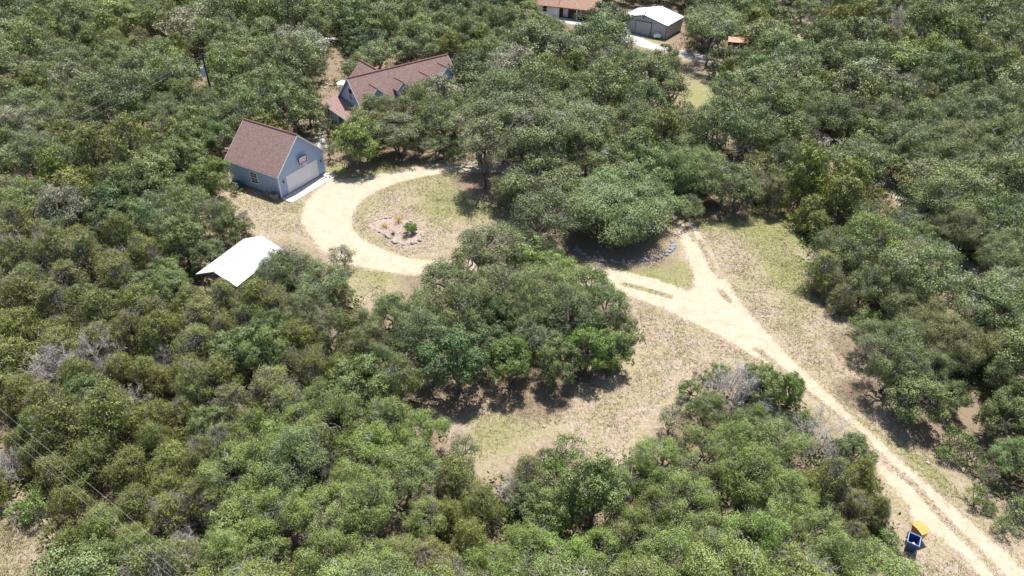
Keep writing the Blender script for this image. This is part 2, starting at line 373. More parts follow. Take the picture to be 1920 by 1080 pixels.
# ------------------------------------------------------------------ trees: leaf clouds
def unit(v): return v/np.maximum(np.linalg.norm(v, axis=1, keepdims=True), 1e-9)
def leaf_quads(cen, out, l, w, rng, up=.35, rand=1.0, vlo=0., vhi=1., dirn=None):
    n = len(cen)
    nrm = unit(out*1.15+rng.normal(size=(n, 3))*rand*.45+np.array([0, 0, up]))
    t = rng.normal(size=(n, 3)) if dirn is None else dirn+rng.normal(size=(n, 3))*.35
    t = unit(t-nrm*(t*nrm).sum(1, keepdims=True)); b = np.cross(nrm, t)
    s = rng.uniform(.7, 1.3, (n, 1))
    V = np.stack([cen-t*l*s, cen+b*w*s, cen+t*l*s, cen-b*w*s], 1).reshape(-1, 3)
    v = np.repeat(rng.uniform(vlo, vhi, n), 4)
    return V, v
def clump_leaves(cl, rng, per_area, l, w, csz=.16, per=12, narrow=None, flat=.8, low=-.55, dens=None):
    """cl: rows (x,y,z,r). leaf clusters over each clump's shell"""
    P, O, Vv = [], [], []
    for q_, (x, y, z, r) in enumerate(cl):
        nc = max(4, int(per_area*2*math.pi*r*r*(1 if dens is None else dens[q_])))
        d = unit(rng.normal(size=(nc*3, 3))); d = d[d[:, 2] > low][:nc]; nc = len(d)
        rad = r*(1-.33*rng.random(nc)**1.6+rng.normal(size=nc)*.05)
        an = rng.uniform(.72, 1.35, 3)*np.array([1, 1, flat]); lump = 1+.22*np.sin(d[:, 0:1]*5+x*3)*np.sin(d[:, 1:2]*5+y*3)*np.cos(d[:, 2:3]*4+z)
        cc = np.array([x, y, z])+d*rad[:, None]*an*lump
        cv = rng.random(nc)
        k = rng.poisson(per, nc)
        idx = np.repeat(np.arange(nc), k)
        P.append(cc[idx]+rng.normal(size=(len(idx), 3))*csz*np.array([1, 1, .7])); O.append(d[idx]); Vv.append(cv[idx])
    return np.concatenate(P), np.concatenate(O), np.concatenate(Vv)
def tubes_np(segs, n=5):
    """segs: list of (p0,p1,r0,r1) -> verts, quads"""
    S = np.array([[*a, *b, r0, r1] for a, b, r0, r1 in segs], float)
    p0, p1, r0, r1 = S[:, :3], S[:, 3:6], S[:, 6], S[:, 7]
    d = unit(p1-p0); ref = np.where(np.abs(d[:, 2:3]) < .9, np.array([[0, 0, 1.]]), np.array([[1., 0, 0]]))
    u = unit(np.cross(d, ref)); v = np.cross(d, u)
    a = np.arange(n)*2*math.pi/n
    ring = np.cos(a)[None, :, None]*u[:, None]+np.sin(a)[None, :, None]*v[:, None]
    V = np.concatenate([p0[:, None]+ring*r0[:, None, None], p1[:, None]+ring*r1[:, None, None]], 1).reshape(-1, 3)
    k = np.arange(n); F = np.stack([k, (k+1) % n, n+(k+1) % n, n+k], 1)
    F = (F[None]+(np.arange(len(S))*2*n)[:, None, None]).reshape(-1, 4)
    return V, F
def limb(p, q, r0, r1, rng, k=5, sag=.12, wob=.08):
    """bent limb from p to q as segments"""
    p, q = np.array(p, float), np.array(q, float); L = np.linalg.norm(q-p); out = []; prev = p; pr = r0
    for i in range(1, k+1):
        t = i/k; c = p+(q-p)*t+np.array([0, 0, 1])*sag*L*math.sin(math.pi*t)
        if i < k: c = c+rng.normal(size=3)*wob*L/k*2
        r = r0+(r1-r0)*t
        out.append((prev, c, pr, r)); prev = c; pr = r
    return out
def twigs(base, tip_dir, n, rng, L=.5, w=.012, spread=.7):
    """thin twig ribbons (as narrow diamonds)"""
    d = unit(tip_dir+rng.normal(size=(len(base), 3))*spread)
    ln = L*rng.uniform(.5, 1.3, (len(base), 1))
    c = base+d*ln*.5
    b = unit(np.cross(d, rng.normal(size=(len(base), 3))))
    V = np.stack([c-d*ln*.5, c-b*w, c+d*ln*.5, c+b*w], 1).reshape(-1, 3)
    return V
def combine(parts):
    Vs, Fs, Ms, As, o = [], [], [], [], 0
    for V, F, mi, a in parts:
        Vs.append(V); Fs.append(F+o); Ms.append(np.full(len(F), mi)); As.append(a if a is not None else np.full(len(V), .5)); o += len(V)
    return np.concatenate(Vs), np.concatenate(Fs), np.concatenate(Ms), np.concatenate(As)
def quadF(n): return np.arange(n*4).reshape(-1, 4)

def oak(seed, R=3.5, n_cl=26, per_area=9.0, per=11, l=.085, w=.05, flat=.74, zc=3.7, csz=.17, open_=.0, lift=0.0, twig=1.0, trunks=1, low=-.5):
    rng = np.random.default_rng(seed)
    cl = []
    az0 = rng.random()*6.28
    lob = [(rng.random()*6.28, rng.uniform(-.36, .28)) for _ in range(5)]
    for i in range(n_cl):
        zf = rng.uniform(-.32, 1) if i > n_cl*.35 else rng.uniform(-.3, .35)
        az = az0+i*2.39996+rng.normal()*.3
        rr = math.sqrt(max(0, 1-max(zf, 0)**2))*rng.uniform(.55, .86)
        for a, k in lob: rr *= 1+k*max(0, math.cos(az-a))**2
        rr *= rng.uniform(.88, 1.17)
        if zf < 0: rr = max(rr, .6)*rng.uniform(.9, 1.02)
        r = R*(.14+.17*rng.random()**1.1)*(1-.2*open_)
        cl.append((math.cos(az)*rr*R, math.sin(az)*rr*R, zc+zf*R*flat*.82+rng.normal()*R*.07, r))
    cl = np.array(cl)
    dens = np.ones(len(cl)); u_ = rng.random(len(cl)); dens[u_ < .30] = .55; dens[u_ < .15] = .14
    P, O, cv = clump_leaves(cl, rng, per_area*(1-.35*open_), l, w, csz, per, low=low, dens=dens)
    bite = np.sin(P[:, 0]*1.3+seed)*np.sin(P[:, 1]*1.5+seed*1.7)*np.cos(P[:, 2]*1.1+seed*.6)
    kp = rng.random(len(P)) > np.clip((bite-.30)*4, 0, .8); P, O, cv = P[kp], O[kp], cv[kp]
    V, v = leaf_quads(P, O, l, w, rng)
    v = np.clip(.55*v+.45*np.repeat(cv, 4), 0, 1)
    crown = np_mesh('crown', V, quadF(len(P)), [M['foliage']], attrs={'v': v})
    # wood
    segs = []
    nt = trunks; forks = []
    for t in range(nt):
        a = rng.random()*6.28; b0 = np.array([math.cos(a), math.sin(a), 0])*(0.35*R*(nt > 1)*.35)
        f = b0+np.array([rng.normal()*.35, rng.normal()*.35, zc*.42+lift])
        segs += limb((b0[0], b0[1], -.1), f, R*(.07 if nt == 1 else .045), R*(.055 if nt == 1 else .035), rng, 4, 0, .12); forks.append(f)
    nl = 5+int(rng.integers(3)); heads = []
    for k in range(nl):
        a = az0+k*6.283/nl+rng.normal()*.25; q = np.array([math.cos(a)*R*.48, math.sin(a)*R*.48, zc+rng.uniform(-.1, .5)])
        f = forks[k % nt]
        segs += limb(f, q, R*.042, R*.024, rng, 5, .05, .16); heads.append(q)
    heads.append(np.array([0, 0, zc+R*.3])); segs += limb(forks[0], heads[-1], R*.035, R*.02, rng, 4, 0, .15)
    H = np.array(heads)
    for c in cl:
        h = H[np.argmin(np.linalg.norm(H-c[:3], axis=1))]
        e = c[:3]+rng.normal(size=3)*c[3]*.2
        segs += limb(h, e, R*.018, R*.006, rng, 4, .06, .2)
        for _ in range(5):
            e2 = c[:3]+unit(rng.normal(size=(1, 3)))[0]*c[3]*.95
            segs += limb(e, e2, R*.006, R*.0022, rng, 2, 0, .2)
    dl = []
    for _ in range(int(3+4*rng.random())):
        c = cl[rng.integers(len(cl))]; dd = unit((rng.normal(size=3)+np.array([0, 0, .5]))[None])[0]; e0 = c[:3]+dd*c[3]*.5; e1 = e0+dd*rng.uniform(.6, 1.2)*R*.22+rng.normal(size=3)*.1
        sg = limb(e0, e1, R*.010, R*.005, rng, 3, .0, .2); dl += sg
        for s_ in sg[1:]:
            for __ in range(2): dl += limb(s_[1], s_[1]+unit((dd+rng.normal(size=3)*.7)[None])[0]*R*.11, R*.005, R*.002, rng, 2, 0, .2)
    DV, DF = tubes_np(dl, 4)
    TV, TF = tubes_np(segs, 5)
    nt_ = int(900*twig*n_cl/26)
    wt_ = (1.25-dens)*cl[:, 3]**2; ci = rng.choice(len(cl), nt_, p=wt_/wt_.sum()); d = unit(rng.normal(size=(nt_, 3))+np.array([0, 0, .4]))
    base = cl[ci, :3]+d*cl[ci, 3:4]*rng.uniform(.55, 1.0, (nt_, 1))
    WV = twigs(base, d, nt_, rng, .42, .011, .6)
    V2, F2, mi, _ = combine([(TV, TF, 0, None), (WV, quadF(nt_), 1, None), (DV, DF, 2, None)])
    wood = np_mesh('trunk', V2, F2, [M['bark'], M['twig'], M['deadwood']], mi)
    return crown, wood

def juniper(seed, R=2.4, H=4.8, dead=.15, per_area=11, per=12, l=.10, w=.03, n_cl=30, csz=.12, twign=1800):
    rng = np.random.default_rng(seed)
    cl = []; az0 = rng.random()*6.28
    for i in range(n_cl):
        t = (i+.5)/n_cl; z = H*(.16+.74*t); prof = (1-max(0, t-.15)**1.7*.92)
        az = az0+i*2.39996+rng.normal()*.4
        rr = R*prof*rng.uniform(.45, .88)
        cl.append((math.cos(az)*rr, math.sin(az)*rr, z, R*rng.uniform(.2, .33)))
    cl.append((0, 0, H*.9, R*.22)); cl = np.array(cl)
    dead_dirs = unit(rng.normal(size=(3, 3))); 
    P, O, cv = clump_leaves(cl, rng, per_area, l, w, csz, per, flat=1.0, low=-.6)
    # dead patches where the grey inner wood shows
    cdir = unit(P-np.array([0, 0, H*.45])); nz = np.sin(P[:, 0]*2.1+seed)*np.cos(P[:, 1]*1.9+seed*2)*np.sin(P[:, 2]*1.7+seed)
    keep = rng.random(len(P)) > np.clip(dead*1.3*(.35+1.6*(nz > .08))+0.0, 0, .97)
    P, O, cv = P[keep], O[keep], cv[keep]
    dirn = unit(O*.8+np.array([0, 0, 1.0]))
    V, v = leaf_quads(P, O, l, w, rng, up=.1, dirn=dirn*1.2)
    v = np.clip(.45*v+.55*np.repeat(cv, 4), 0, 1)
    crown = np_mesh('crown', V, quadF(len(P)), [M['foliage']], attrs={'v': v})
    segs = limb((0, 0, -.1), (rng.normal()*.2, rng.normal()*.2, H*.85), R*.06, R*.012, rng, 7, 0, .05)
    for c in cl:
        zb = max(.3, c[2]-R*.45); segs += limb((0, 0, zb*.8), c[:3], R*.02, R*.006, rng, 3, .05, .12)
        for _ in range(4): segs += limb(c[:3], c[:3]+unit(rng.normal(size=(1, 3)))[0]*c[3]*1.0, R*.006, R*.002, rng, 2, 0, .2)
    TV, TF = tubes_np(segs, 4)
    ci = rng.integers(0, len(cl), twign); d = unit(rng.normal(size=(twign, 3))+np.array([0, 0, .5]))
    base = cl[ci, :3]+d*cl[ci, 3:4]*rng.uniform(.45, 1.05, (twign, 1))
    WV = twigs(base, d, twign, rng, .34, .011, .6)
    V2, F2, mi, _ = combine([(TV, TF, 0, None), (WV, quadF(twign), 1, None)])
    return crown, np_mesh('trunk', V2, F2, [M['bark'], M['twig']], mi)

def dead(seed, R=2.4, H=3.6, lean=0.0, fine=.55, wfac=1.35):
    rng = np.random.default_rng(seed)
    segs = []; tw = []
    def grow(p, d, L, r, lev):
        k = 4; q = p
        for i in range(k):
            d = unit((d+rng.normal(size=3)*.16+np.array([0, 0, .04]))[None])[0]; q2 = q+d*L/k
            segs.append((q, q2, r*(1-.5*i/k), r*(1-.5*(i+1)/k)))
            if lev < 3 and i >= 1 or lev == 0:
                for _ in range(2 if lev < 2 else 2):
                    if rng.random() < .88:
                        dd = unit((d+unit(rng.normal(size=(1, 3)))[0]*.8)[None])[0]; grow(q2, dd, L*rng.uniform(.45, .7), r*.45, lev+1)
            if lev >= 2:
                for _ in range(int(5*fine)): tw.append((q2, d))
            q = q2
    f = np.array([0, 0, .4])
    segs.append((np.array([0, 0, -.1]), f, .11*wfac, .10*wfac))
    n0 = 6
    for k in range(n0):
        a = k*6.283/n0+rng.normal()*.3; el = rng.uniform(.35, 1.1)
        d = np.array([math.cos(a)*math.cos(el), math.sin(a)*math.cos(el), math.sin(el)])
        L = 1/max(abs(math.cos(el))/R, abs(math.sin(el))/H)*.68
        grow(f, d, L, .055*wfac, 0 if k < 3 else 1)
    TV, TF = tubes_np(segs, 4)
    trunk_v = [s for s in segs[:1+4]]
    B = np.array([t[0] for t in tw]); D = np.array([t[1] for t in tw])
    WV = twigs(B, D, len(B), rng, .42, .008*wfac, .7)
    V2, F2, mi, _ = combine([(TV, TF, 0, None), (WV, quadF(len(B)), 0, None)])
    T0, TF0 = tubes_np([(np.array([0, 0, -.1]), np.array([0, 0, .55]), .15*wfac, .11*wfac)], 7)
    return np_mesh('branches', V2, F2, [M['deadwood']], mi), np_mesh('trunk', T0, TF0, [M['deadwood']])

VAR = {}
VAR['oak_near'] = [oak(10+i, n_cl=50, per_area=14.3, per=11, l=0.062, w=0.038, csz=.16, twig=1.02) for i in range(6)]
VAR['oak_mid'] = [oak(30+i, n_cl=46, per_area=10.9, per=9, l=0.077, w=0.047, csz=.18, open_=.1, twig=1.02) for i in range(6)]
VAR['oak_far'] = [oak(50+i, n_cl=42, per_area=8.0, per=8, l=0.096, w=0.060, csz=.21, open_=.12, twig=0.59) for i in range(7)]
VAR['oak_big'] = [oak(70+i, R=6.0, n_cl=130, per_area=11.8, per=11, l=0.073, w=0.045, flat=.5, zc=4.2, open_=.38, twig=1.70, csz=.19, low=-.35) for i in range(3)]
VAR['oak_tall'] = [oak(80+i, R=3.6, n_cl=46, per_area=10.9, per=9, l=0.077, w=0.047, zc=6.4, flat=.55, open_=.2, lift=.6, trunks=2, csz=.18, twig=1.19) for i in range(3)]
VAR['leafy_near'] = [oak(90+i, n_cl=44, per_area=12.6, per=11, l=0.082, w=0.054, flat=.8, csz=.14, twig=0.34) for i in range(3)]
VAR['leafy_far'] = [oak(100+i, n_cl=36, per_area=8.4, per=8, l=0.111, w=0.073, flat=.8, csz=.16, twig=0.26) for i in range(3)]
VAR['jun_near'] = [juniper(110+i, dead=.16, n_cl=40, per_area=15.1, l=0.082, w=0.025, twign=2000) for i in range(4)]
VAR['jun_far'] = [juniper(120+i, dead=.14, per_area=10.1, per=9, l=0.111, w=0.038, n_cl=34, twign=900) for i in range(4)]
VAR['jung_near'] = [juniper(130+i, dead=.45, n_cl=40, per_area=15.1, l=0.082, w=0.025, twign=4200) for i in range(4)]
VAR['jung_far'] = [juniper(140+i, dead=.45, per_area=10.1, per=9, l=0.111, w=0.038, n_cl=34, twign=2200) for i in range(3)]
VAR['shrub'] = [oak(150+i, R=1.6, n_cl=22, per_area=14.3, per=10, l=0.068, w=0.040, zc=1.0, flat=.7, csz=.13, open_=.2, twig=0.51) for i in range(4)]
VAR['thin'] = [oak(160+i, R=1.8, n_cl=24, per_area=11.8, per=9, l=0.070, w=0.040, zc=2.0, flat=.85, csz=.15, open_=.1, twig=1.02) for i in range(3)]
VAR['dead'] = [dead(170+i) for i in range(4)]
BASER = {'oak_near': 3.5, 'oak_mid': 3.5, 'oak_far': 3.5, 'oak_big': 6.0, 'oak_tall': 3.6, 'leafy_near': 3.5, 'leafy_far': 3.5, 'jun_near': 2.4, 'jun_far': 2.4, 'jung_near': 2.4, 'jung_far': 2.4,
         'shrub': 1.6, 'thin': 1.8, 'dead': 2.4}
BASEZ = {'oak_near': 3.9, 'oak_mid': 3.9, 'oak_far': 3.9, 'oak_big': 4.6, 'oak_tall': 6.6, 'leafy_near': 4.0, 'leafy_far': 4.0, 'jun_near': 2.8, 'jun_far': 2.8, 'jung_near': 2.8, 'jung_far': 2.8,
         'shrub': 1.1, 'thin': 2.2, 'dead': 1.7}

# ------------------------------------------------------------------ trees: where they stand (traced: crown centre and radius in photo pixels, kind)
T = """
15 15 20 o;55 20 25 g;100 10 22 o;160 30 28 o;205 15 25 o;240 18 22 g;285 25 28 g;330 12 24 j;365 15 24 j;400 20 22 o;440 15 28 w;475 20 25 o;
12 62 20 d;50 50 26 o;105 45 25 o;145 60 25 o;200 50 28 j;250 48 28 j;290 38 25 g;350 40 42 w;425 55 30 o;465 70 28 o;20 95 25 o;60 80 25 g;110 95 35 o;170 75 27 j;215 78 24 k;265 75 22 k;
300 100 30 o;425 95 28 o;455 95 25 d;45 125 30 o;100 130 28 d;150 120 30 o;200 120 24 o;250 115 28 o;290 110 25 o;330 125 30 g;420 130 33 g;15 175 25 k;65 165 27 j;120 190 35 g;155 155 24 w;185 182 30 o;225 160 30 o;250 175 25 o;
290 165 28 o;322 165 25 o;345 185 30 g;420 170 30 d;385 200 27 o;455 180 30 o;300 200 30 o;20 225 30 o;80 225 30 o;130 225 28 o;215 225 32 d;262 215 27 o;320 225 30 o;365 228 28 d;430 225 35 o;470 210 30 o;
15 270 30 j;75 255 22 w;120 255 25 j;160 252 30 j;200 265 30 j;245 270 30 j;290 262 25 k;320 285 32 d;360 285 30 d;412 262 28 d;
490 25 25 g;530 20 22 g;570 15 25 o;615 18 25 g;645 35 20 d;680 25 28 o;730 15 28 g;775 20 30 w;800 40 25 o;845 35 28 g;868 12 20 D;905 30 25 g;940 40 30 o;500 60 28 o;545 70 32 w;592 52 24 o;665 70 20 D;665 95 14 D;700 55 28 j;730 58 24 k;770 70 28 d;820 62 28 g;870 62 28 g;
905 72 26 k;940 75 25 o;500 110 30 o;545 112 30 o;585 118 24 o;645 130 22 o;675 118 22 o;705 95 30 o;752 90 26 o;800 92 24 o;845 92 26 j;868 138 34 D;885 95 25 j;918 98 30 o;952 112 35 w;500 150 30 o;540 160 30 o;572 170 22 o;500 195 35 d;548 205 36 d;576 200 24 d;505 232 27 d;
612 236 14 d;666 262 42 L;755 238 42 o;805 228 38 o;822 172 38 w;722 200 30 o;852 215 33 o;900 152 42 o;950 182 48 o;905 205 36 o;1000 165 45 o;1060 200 45 o;985 115 30 o;1090 240 38 o;
968 34 22 g;1000 55 30 d;1050 58 30 o;1090 70 26 o;1150 28 32 D;1060 98 35 w;1118 95 33 o;1172 96 25 o;1025 125 28 j;1075 128 26 j;1040 140 22 k;1133 140 26 x;1115 172 18 x;1102 150 20 d;1205 112 24 o;1218 150 38 o;1180 132 30 g;1258 132 18 w;1256 170 33 o;1212 188 35 o;1065 160 30 o;
1150 222 28 k;1192 215 35 o;1170 255 26 k;1240 232 35 o;1282 208 23 d;1292 248 33 o;1342 222 30 g;1400 235 35 o;1372 165 34 o;1422 130 30 o;1400 192 30 o;1442 95 26 o;1415 45 30 j;1330 18 33 o;1375 18 30 o;1255 100 20 d;
1465 45 28 d;1490 52 22 d;1512 14 24 w;1540 20 18 x;1572 42 28 j;1618 38 28 j;1602 65 38 d;1642 12 28 o;1685 15 30 w;1690 68 27 x;1735 45 30 o;1780 15 30 o;1820 20 30 d;1870 15 30 d;1905 20 25 d;1750 85 30 j;1762 104 32 G;1700 110 25 k;1642 92 25 k;1600 108 30 o;1555 108 33 o;1480 95 33 o;1450 130 25 o;
1592 165 42 d;1540 155 26 j;1738 145 18 x;1700 160 30 w;1690 182 25 d;1735 188 24 k;1815 148 26 x;1882 165 26 x;1842 112 33 k;1890 112 30 k;1900 70 30 o;1860 62 30 o;1830 75 28 d;1572 225 35 o;1612 245 22 d;1530 200 32 o;1480 185 34 o;1500 238 33 o;1662 222 35 o;1722 238 38 o;1782 222 35 o;
1842 220 35 o;1892 232 33 o;1850 180 28 o;1795 180 26 o;1640 190 28 o;1470 300 34 o;1455 330 30 k;1530 340 26 j;1520 390 30 j;1538 305 18 j;1606 335 28 o;1655 300 24 o;1712 295 38 o;1765 300 38 o;1832 312 38 o;1892 302 35 o;1632 410 32 g;1702 428 38 o;1795 400 46 g;1872 402 44 o;1560 458 28 g;
1612 432 26 D;1592 482 36 o;1542 505 33 k;1562 525 28 k;1700 485 58 O;1795 436 46 O;1885 490 48 O;1712 568 52 O;1805 628 48 O;1890 575 48 O;1628 535 38 o;1772 645 58 O;1872 665 48 O;1702 640 44 o;1650 625 24 s;1788 738 30 d;1748 690 34 o;1890 705 38 o;1882 780 42 d;1778 852 20 s;1836 932 22 s;1902 855 38 o;1888 985 22 s;1670 1012 22 s;1682 1046 20 s;1850 890 18 n;
60 300 42 o;112 302 34 o;50 372 42 g;115 385 42 w;22 430 28 x;95 435 28 g;165 345 25 j;218 338 36 d;280 320 38 d;202 402 34 D;250 395 30 d;162 292 25 j;235 288 28 k;275 290 22 k;335 292 38 d;395 335 36 L;355 345 32 d;292 400 38 o;350 385 38 o;402 405 36 o;432 432 27 d;458 415 17 n;342 452 40 d;388 472 30 d;
310 505 30 d;30 482 40 k;100 472 42 k;160 482 38 k;220 492 38 k;272 480 32 k;52 522 38 k;230 522 33 k;125 522 38 k;90 455 28 j;152 452 28 j;240 447 24 j;415 415 12 s;
50 562 45 j;110 572 40 k;158 555 28 d;200 562 25 d;262 572 40 j;312 552 34 d;362 572 42 j;420 562 38 k;460 588 35 k;40 622 48 j;110 640 42 j;182 632 42 k;242 612 38 k;300 622 44 j;372 642 44 k;440 652 44 d;110 692 40 X;182 692 30 X;222 685 30 j;272 692 34 j;302 680 20 X;352 692 38 j;412 695 38 j;
40 732 40 j;90 758 38 k;172 762 34 d;242 765 26 X;292 785 46 j;342 765 30 k;392 800 36 d;432 752 42 k;472 795 36 j;30 832 25 j;62 855 28 j;18 880 26 X;40 955 26 s;102 885 40 j;172 855 48 j;242 872 46 j;322 862 46 j;382 855 38 k;132 955 40 j;192 985 46 j;135 1030 36 j;252 945 46 j;312 955 46 k;
372 945 38 k;182 1062 46 d;262 1045 46 j;342 1045 44 k;345 1020 26 X;420 1062 40 k;
442 885 58 g;502 852 54 g;572 825 50 g;642 795 52 g;720 785 48 g;690 852 56 g;792 812 42 g;450 962 56 g;522 965 54 g;602 965 58 g;692 955 52 g;762 885 56 g;802 960 44 g;850 885 44 j;640 905 34 j;842 962 30 j;882 1015 38 j;802 1045 44 k;742 1035 42 g;620 875 22 X;422 1045 46 g;502 1065 48 d;622 1058 56 g;702 1065 48 g;
935 1065 56 G;1002 1025 56 G;1055 1055 52 G;1060 850 32 s;1032 892 36 s;990 892 36 k;970 925 26 X;1082 905 34 s;1040 960 40 d;1130 1035 46 g;1182 1000 44 g;870 845 28 n;
1260 785 26 n;1292 735 26 s;1330 765 36 g;1242 855 46 g;1312 852 52 g;1382 832 46 g;1202 885 38 g;1292 935 56 g;1402 902 56 g;1232 962 46 g;1442 862 42 g;1452 962 46 g;1422 1022 60 G;1332 1042 52 g;1252 1045 56 g;1530 1002 46 g;1562 1062 54 g;1618 1045 32 g;1600 1005 30 k;
1385 738 42 Y;1430 705 30 d;1482 735 30 L;1505 792 24 s;1350 700 20 s;1320 705 16 s;1532 835 38 Y;1602 842 36 d;1562 902 42 k;1612 895 34 j;1522 905 33 j;1602 945 36 k;1645 955 26 j;1460 800 30 g;
905 450 56 U;838 525 52 o;778 590 42 o;790 640 52 o;862 590 56 o;905 635 46 D;942 545 56 o;1002 532 42 o;1062 516 38 g;1108 542 42 g;1135 575 46 o;1062 592 56 o;1002 622 50 o;1148 648 40 L;1100 655 44 L;955 672 44 L;1045 680 40 d;1172 610 22 g;
640 475 24 n;518 528 36 o;524 500 34 o;556 506 36 o;492 552 28 o;880 505 40 o;600 522 44 o;540 500 34 n;560 490 26 n;630 545 30 o;572 582 42 o;622 622 46 o;684 612 32 g;562 642 42 j;692 652 42 o;722 690 36 o;642 700 36 j;592 692 36 k;542 682 34 k;502 662 42 d;542 752 42 k;602 755 40 g;672 685 22 D;482 562 42 j;522 572 36 k;500 620 40 d;440 355 10 s;
1130 398 0 R;1310 325 60 B;1362 335 46 o;1392 350 36 o;1450 360 30 k;1250 300 30 d;1205 285 28 j;1160 290 20 s;850 295 16 s;1300 72 0 M
"""
TR = [t.split() for t in T.replace('\n', '').split(';') if t.strip()]
TR = [(float(a), float(b), float(c), k) for a, b, c, k in TR]
# kind -> (variant family, base colour of the leaves, object name, colour word, kind words)
KIND = {
 'o': ('oak', (0.135, 0.175, 0.063), 'live_oak', 'grey-green', 'live oak'), 'w': ('oak', (0.182, 0.194, 0.109), 'live_oak', 'pale grey', 'twiggy live oak'),
 'g': ('oak', (0.155, 0.214, 0.056), 'live_oak', 'light green', 'live oak'), 'G': ('oak', (0.157, 0.240, 0.050), 'live_oak', 'bright green', 'dense oak'),
 'd': ('leafy', (0.118, 0.158, 0.052), 'broadleaf_tree', 'dark green', 'leafy tree'), 'D': ('leafy', (0.066, 0.100, 0.035), 'broadleaf_tree', 'very dark', 'leafy tree'),
 'L': ('leafy', (0.123, 0.184, 0.043), 'broadleaf_tree', 'deep green', 'big-leaved tree'),
 'j': ('jun', (.132, .164, .034), 'juniper', 'olive', 'juniper'), 'k': ('jung', (0.143, 0.173, 0.038), 'juniper', 'grey-brown', 'half-dead juniper'),
 's': ('shrub', (0.118, 0.199, 0.043), 'shrub', 'green', 'low shrub'), 'n': ('thin', (0.147, 0.178, 0.071), 'small_tree', 'thin airy', 'small tree'),
 'x': ('dead', (1, 1, 1), 'dead_tree', 'bare grey', 'dead tree'), 'X': ('dead', (1, 1, 1), 'dead_tree', 'bare grey', 'dead tree'), 'Y': ('dead', (1, 1, 1), 'dead_tree', 'bare purple-grey', 'dead tree'),
 'O': ('oak_big', (0.143, 0.168, 0.065), 'live_oak', 'grey-green', 'spreading live oak'), 'B': ('oak_big', (0.137, 0.189, 0.059), 'live_oak', 'green', 'spreading live oak'),
 'R': ('oak_big', (0.130, 0.163, 0.065), 'live_oak', 'grey-green', 'dome-shaped live oak'), 'M': ('oak_tall', (0.137, 0.184, 0.057), 'live_oak', 'open', 'tall live oak'),
 'U': ('oak_tall', (0.137, 0.173, 0.066), 'live_oak', 'open', 'live oak'), 'T': ('oak_tall', (0.130, 0.161, 0.065), 'live_oak', 'grey-green', 'tall live oak'),
}
def family(k, depth):
    f = KIND[k][0]
    if f == 'oak': return 'oak_near' if depth < 64 else ('oak_mid' if depth < 98 else 'oak_far')
    if f == 'leafy': return 'leafy_near' if depth < 90 else 'leafy_far'
    if f == 'jun': return 'jun_near' if depth < 75 else 'jun_far'
    if f == 'jung': return 'jung_near' if depth < 80 else 'jung_far'
    return f
PL = []   # placed: dict(x,y,R,kind,fam,scale xyz, u,v photo position)
rng = np.random.default_rng(5)
def add_tree(x, y, R, k, zs=None, rot=None, sq=(1, 1)):
    _, D = proj((x, y, 2.5)); f = family(k, float(D))
    if f in ('oak_near', 'oak_mid') and R > 4.9: f = 'oak_big'
    s = R/BASER[f]
    if zs is None: zs = float(rng.uniform(.78, 1.32))
    PL.append(dict(x=float(x), y=float(y), R=R, k=k, f=f, s=(s*sq[0], s*sq[1], s**.75*zs), rot=rng.random()*6.28 if rot is None else rot, zc=BASEZ[f]*s**.75*zs))
def from_px(u, v, r, k, grow=1.06, zs=1.0):
    zc = 3.0
    for _ in range(4):
        p = gp(u, v, zc); _, D = proj(p); R = r*grow*float(D)/FPX; f = family(k, float(D)); zc = BASEZ[f]*(R/BASER[f])**.75*zs
    add_tree(p[0], p[1], R, k, zs*float(rng.uniform(.86, 1.16)))
for u, v, r, k in TR:
    if k == 'R': add_tree(*gp(1128, 436)[:2], 8.9, 'R', zs=.74, rot=1.0, sq=(1.0, .95))
    elif k == 'M': add_tree(*gp(1303, 122)[:2], 5.0, 'M', zs=.82)
    elif k == 'B': from_px(u, v, r, k, 1.1, .95)
    elif k == 'O': from_px(u, v, r, k, 1.12, 1.0)
    elif k == 'U': from_px(u, v, r, k, 1.1, .8)
    else: from_px(u, v, r, k, 1.28 if v < 260 else (1.2 if v < 520 else 1.12))
# the tall oaks on the north side of the turning circle, given by their trunk feet
for u, v, R, zs in [(913, 353, 3.9, .92), (992, 345, 4.6, .92), (1010, 350, 3.4, .8), (1045, 322, 4.0, .8), (1000, 312, 4.4, .9), (948, 310, 4.4, .9), (890, 306, 3.8, .8), (1085, 305, 4.0, .8)]:
    add_tree(*gp(u, v)[:2], R, 'T', zs)
# small oaks in front of the farmhouse
for u, v, R, zs in [(755, 290, 3.4, .62), (800, 300, 2.8, .6)]: add_tree(*gp(u, v)[:2], R, 'T', zs)
add_tree(*gp(612, 300)[:2], 1.5, 'n', 1.1)
